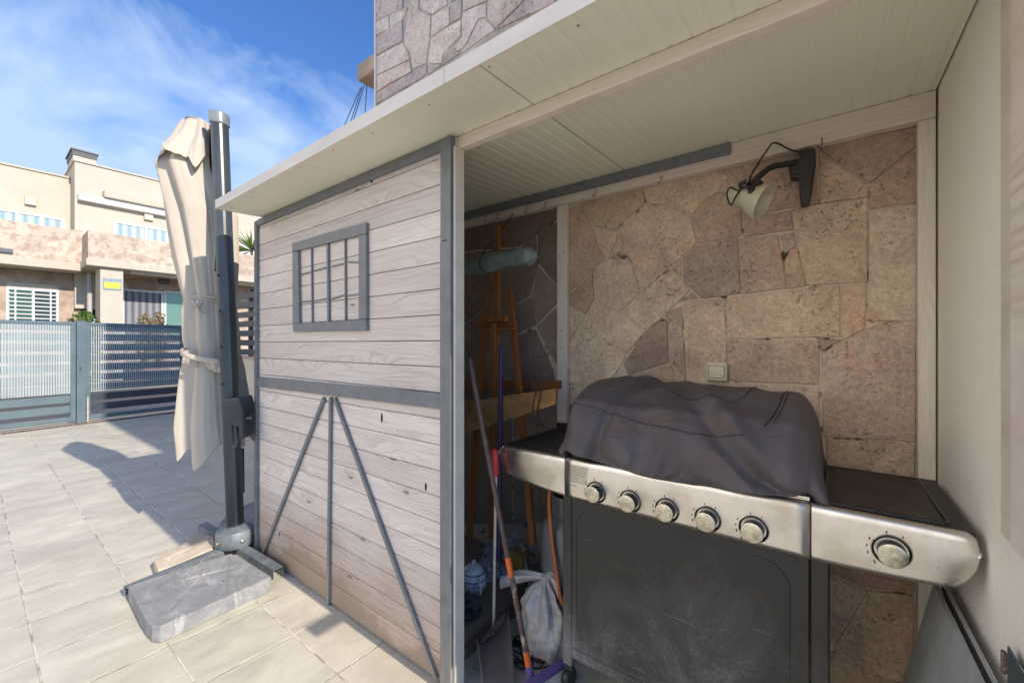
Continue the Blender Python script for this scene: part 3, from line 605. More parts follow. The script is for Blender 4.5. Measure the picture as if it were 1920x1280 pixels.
m = MB(); jx = at(443, 357, Y=YF).x
for x0, x1 in ((XRL - .003, jx - .001), (jx + .001, -.9), (-.8985, .262)): m.box(x0, x1, YF - .004, YF - .0005, zc(YF) - .002, zc(YF) + TH + .002)
m.build('fascia', 'fascia', shed, bevel=.001)
m = MB(); m.prism([(XRL - .004, YF, zc(YF) - .002), (XRL - .004, YB - .01, zc(YB) - .002), (XRL - .004, YB - .01, zc(YB) + TH), (XRL - .004, YF, zc(YF) + TH)], (.0035, 0, 0)); m.build('side_fascia', 'fascia', shed)
m = MB()
for i in range(11):
    x = XRL + .08 + i * .27 + rnd() * .05; y = YF + .02 + rnd() * .03; m = MB(); m.lathe([(.0024, 0), (.0024, .003)], Matrix.Translation((x, y, zc(y) - .0022)), 8); m.build('panel_screw', 'screwgrey', shed)
# beams
m = MB(); m.rnd = .4; z0 = 2.028; m.box(xr1 - .003, .262, YD + .012, 1.147, z0, zc(YD) - .001); m.build('front_beam', 'beam', shed, bevel=.003)
m = MB(); m.rnd = .7; m.box(xr1 - .125, xr1 - .078, YD + .062, YD + .11, .004, z0 - .001); m.build('front_post', 'post', shed, bevel=.002)
zbb = 2.020
m = MB(); m.rnd = .2; m.box(XL + .02, .262, YB - .052, YB - .009, zbb, zc(YB - .05) - .001); m.build('back_beam', 'beam', shed, bevel=.003)
g1 = at(1370, 280, Y=YB - .06)
m = MB(); m.box(XL + .1, g1.x, YB - .066, YB - .0535, zbb + .040, zc(YB - .06) - .002); m.build('grey_rail', 'greypaint', shed, bevel=.0015)
a, b = at(1720, 500, Y=YB - .04), at(1757, 500, Y=YB - .04)
m = MB(); m.rnd = .5; m.box(a.x, .262, YB - .05, YB - .013, .01, zbb - .001); m.build('corner_post', 'post', shed, bevel=.003)
a, b = at(1045, 500, Y=YB - .04), at(1063, 500, Y=YB - .04)
m = MB(); m.rnd = .6; m.box(a.x, b.x, YB - .045, YB - .013, .01, zbb - .001); m.build('back_post', 'post', shed, bevel=.003)
m = MB()
for (u, v) in ((1048, 480), (1056, 472), (1052, 620), (1050, 653)):
    m = MB(); p = at(u, v, Y=YB - .05); m.lathe([(.003, 0), (.003, .003)], Matrix.Translation((p.x, YB - .047, p.z)) @ Matrix.Rotation(radians(-90), 4, 'X'), 8); m.build('nail_head', 'ink', shed)
# little hooks along the back beam
def hook(u, v, s=1.15):
    p = at(u, v, Y=YB - .06); mb = MB()
    mb.tube(catmull([p + Vector((0, .012, .012)) * s, p + Vector((0, -.002, .010)) * s, p + Vector((0, -.004, -.010)) * s, p + Vector((-.006, -.008, -.018)) * s, p + Vector((-.012, -.010, -.010)) * s], 5), .0016, 6)
    return mb.build('cup_hook', 'blackmetal', shed)
for u, v in ((1240, 336), (1117, 361), (1023, 384), (988, 392), (1541, 266), (933, 405), (912, 409)): hook(u, v)
# ------------------------------------------------------------------ light switch on the stone
sw = thing('light_switch', 'cream rocker light switch on the stone wall above the grill', 'switch', at(1345, 697, Y=YB))
c = at(1345, 697, Y=YB - .014)
m = MB(); m.box(c.x - .042, c.x + .040, YB - .030, YB - .012, c.z - .038, c.z + .040); m.build('plate', 'cream', sw, bevel=.009, seg=4)
m = MB(); m.box(c.x - .030, c.x + .029, YB - .0335, YB - .029, c.z - .024, c.z + .026); m.build('rocker', 'cream', sw, bevel=.003)
m = MB(); m.box(c.x - .032, c.x + .031, YB - .0308, YB - .0301, c.z - .026, c.z + .028); m.box(c.x + .014, c.x + .020, YB - .0345, YB - .0336, c.z - .016, c.z - .013); m.build('seam', 'ink', sw)
# ------------------------------------------------------------------ wall lamp
YL = YB - .02
lamp = thing('wall_spotlight', 'cream cone spotlight on a black bracket arm fixed to the stone wall', 'lamp', at(1515, 330, Y=YL))
m = MB()
m.prism([at(u, v, Y=YL) for u, v in ((1500, 292), (1529, 287), (1530, 312), (1518, 388), (1503, 390), (1501, 378), (1499, 340), (1483, 341), (1479, 312), (1500, 308))], (0, -.055, 0)); m.build('bracket', 'blackmetal', lamp, bevel=.004)
m = MB()
for v in (322, 331, 340): a, b = at(1481, v, Y=YL - .056), at(1500, v + .5, Y=YL - .056); m.bar(a, b, .003, .003)
m.build('bracket_rib', 'anthracite', lamp)
a1, a2, a3 = at(1500, 304, Y=YL - .04), at(1440, 317, Y=YL - .12), at(1404, 350, Y=YL - .17)
m = MB(); m.tube(catmull([a1, a1.lerp(a2, .5) + Vector((0, 0, .004)), a2, a3], 6), .011, 10); m.build('arm', 'blackmetal', lamp, smooth=True)
hp, hd = at(1366, 364, Y=YL - .17), at(1432, 380, Y=YL - .185)
ax = (hd - hp).normalized(); mt = Matrix.Translation(hp) @ ax.to_track_quat('Z', 'Y').to_matrix().to_4x4(); Ln = (hd - hp).length
m = MB(); m.lathe([(.005, -.004), (.024, 0), (.031, Ln * .06), (.033, Ln * .3), (.034, Ln * .46), (.041, Ln * .58), (.053, Ln * .76), (.060, Ln * .9), (.063, Ln), (.061, Ln), (.056, Ln * .88), (.046, Ln * .7), (.030, Ln * .45)], mt, 36, cap=False)
m.build('shade', 'cream', lamp, smooth=True)
m = MB(); m.lathe([(.004, Ln * .5), (.02, Ln * .55), (.026, Ln * .72), (.018, Ln * .85), (.003, Ln * .88)], mt, 20); m.build('bulb', 'bagwhite', lamp, smooth=True)
m = MB(); yy = YL - .20
m.tube(catmull([at(1505, 288, Y=YL - .05), at(1480, 280, Y=YL - .06), at(1452, 268, Y=YL - .05), at(1436, 285, Y=YL - .09), at(1412, 322, Y=YL - .16), at(1402, 345, Y=YL - .19)], 8), .0032, 7)
m.tube(catmull([at(1402, 345, Y=yy), at(1388, 358, Y=yy), at(1370, 352, Y=yy - .02), at(1363, 362, Y=yy - .02), at(1366, 378, Y=yy - .02), at(1372, 384, Y=yy - .02), at(1380, 368, Y=yy - .02), at(1392, 350, Y=yy)], 8), .0032, 7)
for i in range(4):
    o = i * 2.2; m.tube(catmull([at(1404 + o, 340, Y=yy), at(1420 + o, 334 + o, Y=yy), at(1422 + o, 344, Y=yy), at(1410, 348 + o, Y=yy - .01), at(1392 + o, 352, Y=yy - .01), at(1386, 345 + o, Y=yy), at(1400, 336 + o, Y=yy)], 6), .003, 6)
m.build('cord', 'darkplastic', lamp, smooth=True)
m = MB(); p, q = at(1409, 345, Y=yy - .02), at(1411, 366, Y=yy - .02); m.tube([p, p.lerp(q, .3), p.lerp(q, .7), q], [.006, .011, .014, .010], 10)
for d in (-.006, .006): m.tube([q + Vector((d, 0, 0)), q + Vector((d, 0, -.018))], .002, 6)
m.build('plug', 'darkplastic', lamp)
# ------------------------------------------------------------------ gas grill
YG = 1.335
grill = thing('gas_grill', 'stainless steel gas grill cart with five control knobs and two side shelves', 'grill', (-.42, 1.55, 0))
xs0, xs1 = at(1060, 900, Y=YG).x, at(1520, 990, Y=YG).x     # centre panel
xlE, xrE = at(936, 850, Y=YG).x, .256
ZT, ZB_ = .882, .740
def panel_band(name, x0, x1, zt, zb, mat='steel', nu=24):
    """front of a shelf: curved top edge rolling back, lower edge profile by functions of x"""
    mb = MB(); prof_n = 9
    def fn(a, b):
        x = lerp(x0, x1, a); t, bt = zt(x), zb(x)
        if b < .3:
            k = b / .3; ang = k * pi / 2; r = .016
            return Vector((x, YG + r - r * sin(ang) + .0, t - r + r * cos(ang)))
        k = (b - .3) / .7; return Vector((x, YG - .004 * sin(k * pi) , lerp(t - .016, bt, k)))
    mb.grid(fn, nu, 16)
    return mb.build(name, mat, grill, smooth=True, solid=.0015)
panel_band('control_panel', xs0 + .001, xs1 - .001, lambda x: ZT, lambda x: ZB_)
def zbl(x): k = (xs0 - x) / (xs0 - xlE); return ZB_ + .035 * k ** 1.6 + .085 * max(0, (k - .86) / .14) ** 2
def ztl(x): k = (xs0 - x) / (xs0 - xlE); return ZT - .03 * max(0, (k - .94) / .06) ** 2
def zbr(x): k = (x - xs1) / (xrE - xs1); return ZB_ + .018 * k ** 1.5 + .09 * (1 - sqrt(max(0, 1 - max(0, (k - .80) / .20) ** 2)))
def ztr(x): k = (x - xs1) / (xrE - xs1); return ZT - .03 * (1 - sqrt(max(0, 1 - max(0, (k - .93) / .07) ** 2)))
panel_band('left_shelf_front', xlE, xs0 - .001, ztl, zbl, nu=40)
panel_band('right_shelf_front', xs1 + .001, xrE, ztr, zbr, nu=60)
# end caps that return along the side
m = MB(); m.prism([(xrE, YG + .016, ZT - .03), (xrE, 1.79, ZT - .03), (xrE, 1.79, .80), (xrE, YG + .016, .83)], (-.004, 0, 0)); m.build('shelf_side', 'steel', grill)
m = MB(); m.prism([(xlE, YG + .016, ZT - .03), (xlE, 1.76, ZT - .03), (xlE, 1.76, .83), (xlE, YG + .016, .85)], (.004, 0, 0)); m.build('shelf_side', 'steel', grill)
# shelf tops (black, with raised rim)
m = MB(); m.box(xs1 + .002, xrE - .004, YG + .014, 1.80, ZT - .016, ZT + .001); m.build('right_shelf', 'blackmetal', grill, bevel=.004)
m = MB(); x0, x1, y0, y1 = xs1 + .03, xrE - .05, YG + .035, 1.77
pts = [(x0, y0), (x1, y0), (x1 + .008, y0 + .02), (x1 + .002, y1), (x0, y1)]
for i in range(5):
    a, b = pts[i], pts[(i + 1) % 5]; m.tube([(a[0], a[1], ZT + .002), (b[0], b[1], ZT + .002)], .0045, 8)
m.build('shelf_rim', 'darkplastic', grill, smooth=True)
m = MB(); m.box(x0, x1, y0, y1, ZT + .0012, ZT + .004); m.build('griddle_plate', 'blackmetal', grill)
m = MB(); m.box(xlE + .004, xs0 + .02, YG + .014, 1.77, ZT - .016, ZT + .0005); m.build('left_shelf', 'blackmetal', grill, bevel=.004)
m = MB()
for i in range(26):
    y = YG + .04 + i * .016; m.box(xlE + .03, xs0 - .01, y, y + .007, ZT + .0007, ZT + .004)
m.build('shelf_grate', 'blackmetal', grill)
m = MB(); m.box(xlE + .01, xs0, 1.765, 1.785, ZT, ZT + .03); m.build('shelf_back', 'blackmetal', grill, bevel=.005)
# fire box under the cover
m = MB(); m.box(xs0 + .01, xs1 - .01, YG + .03, 1.80, .72, .90); m.build('fire_box', 'blackmetal', grill)
m = MB(); m.box(xs1 - .07, xs1 - .002, YG + .018, 1.42, ZT + .0005, ZT + .012); m.build('lid_edge', 'steel', grill, bevel=.002)
# cart
YC = 1.362; xc0, xc1, xc2, xc3 = at(1055, 1000, Y=YC).x, at(1072, 1000, Y=YC).x, at(1519, 1100, Y=YC).x, at(1555, 1100, Y=YC).x
m = MB(); m.box(xc1 + .0015, xc2 - .0015, YC - .004, YC + .018, .178, ZB_ + .004); m.build('cabinet_door', 'enamel', grill, bevel=.003)
m = MB(); zi0, zi1, xi0, xi1 = .215, .70, xc1 + .022, xc2 - .045      # embossed outline on the door
oc = [(xi0, zi0 + .05), (xi0 + .02, zi0 + .01), (xi0 + .06, zi0), (xi1 - .06, zi0), (xi1 - .02, zi0 + .01), (xi1, zi0 + .05), (xi1, zi1 - .05), (xi1 - .03, zi1 - .01), (xi1 - .07, zi1), (xi0 + .07, zi1), (xi0 + .03, zi1 - .01), (xi0, zi1 - .05)]
m.tube([(x, YC - .0042, z) for x, z in oc + oc[:1]], .0016, 6, False); m.build('door_emboss', 'enamel', grill, smooth=True)
m = MB(); m.box(xc1 - .001, xc2 + .001, YC + .001, YC + .022, .135, .172); m.build('bottom_rail', 'enamel', grill, bevel=.004)
m = MB(); m.box(xc0, xc1 - .001, YC, YC + .035, .10, ZB_ + .006); m.build('cart_leg', 'enamel', grill, bevel=.004)
m = MB(); m.box(xc2 + .001, xc3, YC, YC + .035, .10, ZB_ + .006); m.build('cart_leg', 'enamel', grill, bevel=.004)
for x in (xc0, xc3 - .035):
    m = MB(); m.box(x, x + .035, 1.74, 1.775, .10, ZB_ + .006); m.build('cart_leg', 'enamel', grill, bevel=.004)
m = MB(); m.box(xc0 + .002, xc0 + .008, YC + .036, 1.739, .14, ZB_); m.build('side_panel', 'enamel', grill)
m = MB(); m.box(xc3 - .008, xc3 - .002, YC + .036, 1.739, .14, ZB_); m.build('side_panel', 'enamel', grill)
m = MB(); m.box(xc1, xc2, YC + .03, 1.739, .14, .155); m.build('bottom_shelf', 'enamel', grill)
for x in (xc0 + .017, xc3 - .017):
    for y in (YC + .018, 1.757):
        w = MB(); w.lathe([(.012, -.014), (.036, -.013), (.040, -.006), (.040, .006), (.036, .013), (.012, .014)], Matrix.Translation((x, y, .041)) @ Matrix.Rotation(radians(90), 4, 'Y'), 24)
        wo = w.build('castor', 'darkplastic', grill, smooth=False)
        w = MB(); w.box(x - .018, x + .018, y - .012, y + .012, .078, .101); w.build('castor_fork', 'anthracite', wo)
# knobs
for (u, v, s) in ((1118, 922, .92), (1182, 938.5, .95), (1251, 955, 1), (1327, 972, 1), (1413, 991, 1), (1671, 1032, 1.0)):
    p = at(u, v, Y=YG - .004); R_ = Matrix.Translation((p.x, YG - .003, p.z)) @ Matrix.Rotation(radians(90), 4, 'X')
    kb = MB(); kb.lathe([(.030, 0), (.0335, .005), (.036, .006), (.038, .003), (.038, 0)], R_, 44, cap=False)
    bz = kb.build('knob', 'chrome', grill, smooth=True)
    kg = MB(); kg.lathe([(.0268, .0335), (.0278, .032), (.0262, .001)], R_, 40, cap=False); kg.build('knob_shade_side', 'darkplastic', bz, smooth=True)  # dark side colour stands for the knob's own shadow and dark reflection
    kf = MB(); kf.lathe([(.0274, .0325), (.0268, .0350), (.0235, .0362), (.0005, .0368)], R_, 40, cap=True); kf.build('knob_face', 'knobface', bz, smooth=True)
    km = MB()
    for t, l in ((100, .004), (150, .009), (175, .003), (195, .009), (225, .014), (62, .003)):
        rr = .0445; aa = radians(t); km.bar((p.x + rr * cos(aa), YG - .0052, p.z + rr * sin(aa)), (p.x + rr * cos(aa) + l * .3 * -sin(aa), YG - .0052, p.z + rr * sin(aa) + l * .3 * cos(aa) - .004), .0028, .001, up=(0, 1, 0))
    km.build('knob_mark', 'ink', bz)
# small printed notice at the left end of the control panel, unreadable rows of print
m = MB()
for i in range(12):
    z = .857 - i * .0063; x = xs0 + .008
    if i in (10,): continue
    e = xs0 + (.092 if i < 10 else .05)
    while x < e:
        w = .003 + rnd() * .008; m.box(x, min(x + w, e), YG - .0058, YG - .0050, z, z + .0018); x += w + .0022
m.build('printed_notice', 'ink', grill)
# ------------------------------------------------------------------ grill cover
cov = thing('grill_cover', 'crumpled dark grey fabric cover draped over the grill lid', 'cover', (-.43, 1.58, .88))
PROF = [(1.345, .880), (1.318, .894), (1.310, .93), (1.332, 1.00), (1.382, 1.075), (1.46, 1.125), (1.58, 1.143), (1.72, 1.14), (1.81, 1.11), (1.835, 1.03), (1.84, .94), (1.838, .86)]
CX0, CX1 = -.815, -.020
def cover_pt(a, b, off=0.0):
    # a across (0 left..1 right), b along profile from front hem to back hem
    x = lerp(CX0, CX1, a); k = b * (len(PROF) - 1); i = min(int(k), len(PROF) - 2); t = k - i
    P0, P1 = PROF[max(i - 1, 0)], PROF[i]; P2, P3 = PROF[i + 1], PROF[min(i + 2, len(PROF) - 1)]
    def cr(q): return .5 * (2 * P1[q] + (-P0[q] + P2[q]) * t + (2 * P0[q] - 5 * P1[q] + 4 * P2[q] - P3[q]) * t * t + (-P0[q] + 3 * P1[q] - 3 * P2[q] + P3[q]) * t ** 3)
    y, z = cr(0), cr(1)
    # ends: the profile shrinks and drops towards the sides
    e = max(0, (abs(a - .5) - .385) / .115); s = sqrt(max(0, 1 - min(1, e) ** 2.6))
    cy, cz = 1.58, .86; lo = ss(.26, .0, z - cz); sy = lerp(s, max(s, .80), lo); tk = ss(.055, .0, z - .875); x += (.022 if a > .5 else -.022) * lo * (1 - s) * (1 - tk) + (-.03 if a > .5 else .03) * tk * (1 - s)
    y = cy + (y - cy) * (.30 + .70 * sy); z = cz + (z - cz) * (.12 + .88 * s)
    z += .030 * ss(.28, .5, b) * ss(.35, .05, a) * 0 - .018 * a * ss(.2, .5, b) + .012
    # hem: lifts on the left, hangs over the panel in the middle and right
    if b < .22:
        hem = .003 * sin(a * 14) + .014 * ss(.20, .03, a) - .024 * exp(-((a - .52) / .27) ** 2); y -= .012 * (1 - b / .22) * exp(-((a - .52) / .3) ** 2); z += hem * (1 - b / .22)
    n = Vector((0, y - cy, z - (cz + .05))).normalized()
    w = noise.noise(Vector((a * 3.1, b * 4.0, .3))) * .012 + noise.noise(Vector((a * 9 + b * 5, b * 7 - a * 3, 2.3))) * .009
    low = ss(.42, .10, b)
    w += low * (.016 * sin(a * 17 + b * 14 + 2 * noise.noise(Vector((a * 4, b * 4, 1)))) + .010 * noise.noise(Vector((a * 16, b * 6, 5))))
    w += .007 * exp(-((a - .12 - b * .25) / .03) ** 2) - .010 * exp(-((a - .17 - b * .25) / .025) ** 2)          # gather folds at the left
    w += .022 * exp(-((a + b * .9 - 1.04) / .045) ** 2) * ss(.05, .2, b) * ss(.62, .35, b)  # fold sweeping down the right
    w -= .014 * exp(-((a + b * .9 - .95) / .04) ** 2) * ss(.62, .35, b)
    w += .007 * exp(-((b - .36) / .018) ** 2)
    def rdg(v): return (1 - abs(noise.noise(v)) * 2.2)
    w += .010 * (rdg(Vector((a * 5 + b * 2, b * 4 - a * 2, 9.1))) - .5) + .005 * (.35 + .65 * low) * (rdg(Vector((a * 13 - b * 4, b * 8 + a * 5, 3.7))) - .5)
    w *= ss(-.02, .07, b)
    p = Vector((x, y, z)) + n * (w + off)
    p.y = max(p.y, 1.302); p.y = min(p.y, 1.868); p.z = max(p.z, .8); return p
m = MB(); m.grid(lambda a, b: cover_pt(a, b), 230, 150)
m.build('cloth', 'covercloth', cov, smooth=True, solid=.002)
for a0 in (0.0, 1.0):      # side skirts closing the ends
    m = MB()
    def fn(a, b, a0=a0):
        p = cover_pt(a0, b); c_ = Vector((p.x, 1.58, .85)); q = p.lerp(c_, a * .98); sgn = -1 if a0 == 0 else 1
        q.x += sgn * (.022 * sin(a * pi) + .008 * noise.noise(q * 14)); return q
    m.grid(fn, 10, 60)
    m.build('side_skirt', 'covercloth', cov, smooth=True, solid=.002)
def seam(ab, r=.0013, off=.0022):
    pts = []
    for (a0, b0), (a1, b1) in zip(ab, ab[1:]):
        for k in range(14): pts.append(cover_pt(lerp(a0, a1, k / 14), lerp(b0, b1, k / 14), off))
    pts.append(cover_pt(*ab[-1], off)); s_ = MB(); s_.tube(pts, r, 6); return s_.build('seam', 'darkline', cov, smooth=True)
seam([(.03, .35), (.2, .335), (.4, .31), (.6, .29), (.78, .30)]); seam([(.30, .60), (.32, .50), (.45, .47), (.6, .43), (.70, .43), (.745, .50), (.76, .62)], .0009)
seam([(.875, .62), (.87, .45), (.85, .36), (.835, .34)], .002); seam([(.888, .62), (.884, .45), (.862, .35)], .001)
# ------------------------------------------------------------------ stored things inside
def pole(name, a, b, r, mat, label, cat): m_ = MB(); m_.tube([a, b], r, 12); return m_.build(name, mat)
# easel
es = thing('wooden_easel', 'reddish brown wooden studio easel standing in the dark corner', 'easel', (-1.45, 1.70, 0))
def eb(name, u0, v0, u1, v1, Y0, Y1, w, d=.022): mb = MB(); mb.rnd = rnd(); mb.bar(at(u0, v0, Y=Y0), at(u1, v1, Y=Y1), w, d, up=(0, 1, 0)); return mb.build(name, 'easelwood', es, bevel=.002)
eb('mast', 933, 425, 930, 1000, 1.72, 1.66, .030); eb('leg', 912, 548, 880, 1010, 1.72, 1.6, .030); eb('leg', 956, 545, 1000, 1020, 1.72, 1.6, .030); eb('leg', 926, 605, 922, 1010, 1.66, 1.62, .026)
eb('crossbar', 893, 608, 967, 608, 1.69, 1.69, .028, .03); eb('clamp', 918, 597, 950, 597, 1.655, 1.655, .03, .03); eb('canvas_rest', 892, 620, 968, 616, 1.66, 1.66, .012)
m = MB(); m.tube(catmull([at(938, 645, Y=1.6), at(932, 660, Y=1.6), at(930, 685, Y=1.61)], 5), .006, 8); m.build('prop', 'easelwood', es)
# boards
m = MB(); m.rnd = .2; m.prism([at(u, v, Y=1.885) for u, v in ((700, 713), (1055, 713), (1055, 727), (700, 728))], (0, -.035, 0)); tag(m.build('wooden_batten', 'easelwood', bevel=.002), 'thin brown wooden batten fixed level across the stone behind the easel', 'batten')
m = MB(); m.prism([at(u, v, Y=1.60) for u, v in ((800, 764), (881, 752), (1046, 727), (1045, 757), (960, 785), (872, 812), (800, 832))], (0, -.016, 0)); tag(m.build('chipboard_plank', 'osb'), 'orange brown chipboard plank wedged aslant left of the grill', 'board')
# hangers
m = MB()
for u in (1000, 1010): m.tube(catmull([at(u - 3, 735, Y=1.57), at(u - 2, 715, Y=1.58), at(u + 2, 709, Y=1.58), at(u + 6, 712, Y=1.58), at(u + 3, 740, Y=1.57), at(u - 2, 770, Y=1.575), at(u + 4, 795, Y=1.56), at(u + 10, 797, Y=1.55)], 6), .0022, 6)
tag(m.build('wire_hanger', 'blackmetal'), 'black bent wire hook hanging over the chipboard plank', 'hook')
# parasol bag slung under the roof
m = MB(); a, b = at(760, 540, Y=1.55), at(1010, 478, Y=1.62); ax = b - a; N_ = 26
def bagf(i, j):
    t = j; c0 = a.lerp(b, t) + Vector((0, 0, .02 * sin(t * pi))); r = .043 * (1 + .25 * noise.noise(Vector((t * 5, 1, 1)))) * (.35 + .65 * ss(0, .06, t)) * (.25 + .75 * ss(1.0, .94, t))
    ang = 2 * pi * i; r *= 1 + .10 * noise.noise(Vector((cos(ang) * 2, sin(ang) * 2, t * 9))) + .07 * sin(ang * 5 + t * 8) + .06 * noise.noise(Vector((cos(ang) * 5, sin(ang) * 5, t * 26)))
    return c0 + Vector((0, cos(ang) * r, sin(ang) * r))
m.grid(bagf, 60, 90, closed_u=True); bg = tag(m.build('parasol_bag', 'green', smooth=True), 'pale green rolled cloth bag slung under the roof in a black cord', 'bag')
m = MB(); m.tube(catmull([at(963, 400, Y=YB - .07), at(945, 425, Y=1.80), at(925, 452, Y=1.70), at(905, 475, Y=1.56), at(899, 495, Y=1.50), at(903, 507, Y=1.52), at(912, 508, Y=1.6)], 7), .003, 7)
tag(m.build('sling_cord', 'darkplastic', smooth=True), 'black cord tied from a beam hook round the green cloth bag', 'cord')
# poles
pp = thing('purple_pole', 'purple plastic broom pole upright in front of the easel', 'pole', at(936, 1040, Y=1.5)); m = MB(); m.tube([at(939, 652, Y=1.55), at(935, 1050, Y=1.5)], .0115, 12); m.build('shaft', 'purple', pp, smooth=True); m = MB(); m.lathe([(.012, 0), (.011, .012), (.005, .02)], Matrix.Translation(at(939, 655, Y=1.55)), 12); m.build('end_cap', 'purple', pp)
dp = thing('long_handled_dustpan', 'brown dustpan on a pale pole with a bright red grip', 'dustpan', at(925, 1200, Y=1.31))
a, b = at(927, 842, Y=1.30), at(930, 893, Y=1.30)
m = MB(); m.tube([a, a.lerp(b, .1), a.lerp(b, .9), b], [.008, .0125, .0125, .010], 14); m.build('grip', 'red', dp, smooth=True)
m = MB(); m.tube([b, at(925, 1192, Y=1.33)], .0065, 10); m.build('pole', 'whitepole', dp, smooth=True)
m = MB()
pa = [at(893, 1218, Z=.10), at(953, 1165, Z=.12), at(968, 1290, Z=.02), at(905, 1300, Z=.02)]
def panf(i, j):
    p = pa[0].lerp(pa[1], i).lerp(pa[3].lerp(pa[2], i), j); p.z += .05 * ((i - .5) * 2) ** 4 * (1 - j) + .015 * sin(j * pi); return p
m.grid(panf, 16, 12); m.build('pan', 'pan', dp, smooth=True, solid=.004)
m = MB(); q0 = at(925, 1192, Y=1.33); m.prism([at(893, 1214, Z=.11), at(955, 1162, Z=.13), at(945, 1150, Z=.16), at(910, 1190, Z=.16)], (0, .01, .006)); m.build('pan_hood', 'pan', dp)
br = thing('push_broom', 'purple broom with rusty orange banded pole leaning on the white post', 'broom', at(1030, 1262, Z=0.03))
T0, T1 = at(880, 672, Y=1.19), at(994, 1262, Z=.07)
m = MB(); pt = lambda k: T0.lerp(T1, k); m.tube([pt(0), pt(.64)], .0105, 12); m.build('pole', 'brownpole', br, smooth=True)
m = MB(); m.tube([pt(.70), pt(.93)], .0110, 12); m.build('worn_pole', 'rustpole', br, smooth=True)
m = MB(); m.tube([pt(.64), pt(.70)], .0122, 12); m.tube([pt(.93), pt(.985)], .0125, 12); m.build('orange_band', 'orange', br, smooth=True)
m = MB(); m.tube(catmull([pt(0), pt(-.012) + Vector((-.004, 0, .01)), pt(-.02) + Vector((0, 0, .0)), pt(.01) + Vector((.008, 0, 0))], 5), .0022, 6); m.build('hang_loop', 'darkplastic', br)
e0, e1 = at(985, 1292, Z=.055), at(1052, 1247, Z=.055); dr = (e1 - e0).normalized(); sd_ = Vector((-dr.y, dr.x, 0))
if sd_.y > 0: sd_ = -sd_
m = MB(); m.prism([e0 - sd_ * .012, e0 + sd_ * .022, e1 + sd_ * .022, e1 + dr * .012, e1 - sd_ * .012], (0, 0, .022)); m.build('head', 'lilac', br, bevel=.006, seg=3)
m = MB(); m.tube([pt(.975), pt(1.02)], [.014, .017], 12); m.build('socket', 'lilac', br, smooth=True)
m = MB()
for i in range(26):
    for j in range(3):
        s0 = e0.lerp(e1, (i + .5) / 26) + sd_ * (-.006 + j * .012); m.tube([s0, s0 + Vector((dr.x * (i / 26 - .5) * .02 + sd_.x * .02 * (j - .4), dr.y * (i / 26 - .5) * .02 + sd_.y * .02 * (j - .4), -.052))], [.0028, .0018], 5)
m.build('bristles', 'bristle', br)
# gas cylinder and hose
gc = thing('gas_cylinder', 'grey gas cylinder standing behind the left leg of the grill', 'gas cylinder', (-.905, 1.60, 0))
m = MB(); T = Matrix.Translation((-.905, 1.60, .008)); m.lathe([(.09, 0), (.12, .006), (.128, .03), (.128, .46), (.118, .51), (.085, .545), (.03, .56)], T, 36); m.build('tank', 'cylgrey', gc, smooth=True)
m = MB(); m.lathe([(.075, .54), (.082, .57), (.082, .64), (.077, .64), (.077, .57), (.070, .545)], T, 30, cap=False); m.build('collar', 'cylgrey', gc)
m = MB(); m.lathe([(.015, .56), (.018, .60), (.024, .605), (.024, .625), (.01, .63)], T, 16); m.build('valve', 'steel', gc)
m = MB(); m.tube(catmull([at(1031, 920, Y=1.48), at(1030, 945, Y=1.47), at(1034, 1000, Y=1.46), at(1042, 1060, Y=1.45), at(1051, 1118, Y=1.45), at(1062, 1140, Y=1.47)], 8), .0085, 10); tag(m.build('gas_hose', 'hose', smooth=True), 'orange rubber gas hose hanging beside the left leg of the grill', 'hose')
# pallet with cardboard, teapot, rags
xp = at(872, 1238, Z=0).x
pal = thing('low_wooden_platform', 'low platform of dark old boards inside the shed entrance', 'platform', (xp - .4, 1.5, 0))
m = MB()
for i, z in enumerate((0.004, 0.062)): m.rnd = rnd(); m.box(xp - .024, xp, 1.17, 1.87, z, z + .054)
m.build('edge_board', 'oldwood', pal, bevel=.003)
m = MB(); m.box(xp - 1.5, xp - .026, 1.17, 1.87, .004, .112); m.build('deck', 'oldwood', pal)
m = MB(); m.box(xp - 1.2, xp - .004, 1.18, 1.80, .118, .123); tag(m.build('cardboard_sheet', 'cardboard', bevel=.001), 'brown cardboard sheet lying on the low wooden platform', 'cardboard')
tp = thing('teapot', 'white china teapot with dark rings and floral print on the cardboard', 'teapot', (-1.345, 1.46, .124))
T = Matrix.Translation((-1.35, 1.46, .124))
m = MB(); m.lathe([(.028, 0), (.05, .01), (.062, .04), (.062, .07), (.052, .098), (.044, .108)], T, 32); m.build('body', 'china', tp, smooth=True)
m = MB(); m.lathe([(.046, .106), (.045, .114), (.03, .126), (.008, .131), (.006, .136), (.010, .142), (.009, .149), (.001, .152)], T, 28); m.build('lid', 'china', tp, smooth=True)
m = MB(); m.lathe([(.0525, .097), (.054, .0975), (.0535, .101), (.052, .101)], T, 32, cap=False); m.lathe([(.0625, .070), (.0634, .071), (.063, .074), (.0618, .074)], T, 32, cap=False)
for i in range(6):
    an = -1.9 + i * .36; zz = .045 + .014 * sin(i * 2.3); c_ = T @ Vector((.0628 * cos(an), .0628 * sin(an), zz)); m.bar(c_, c_ + Vector((0, 0, .008)), .005, .0015, up=(cos(an), sin(an), 0))
m.build('painted_band', 'chinablue', tp)
m = MB(); m.tube(catmull([T @ Vector(q) for q in ((.045, -.03, .095), (.085, -.05, .09), (.09, -.052, .05), (.055, -.035, .02))], 6), .006, 8); m.build('handle', 'china', tp, smooth=True)
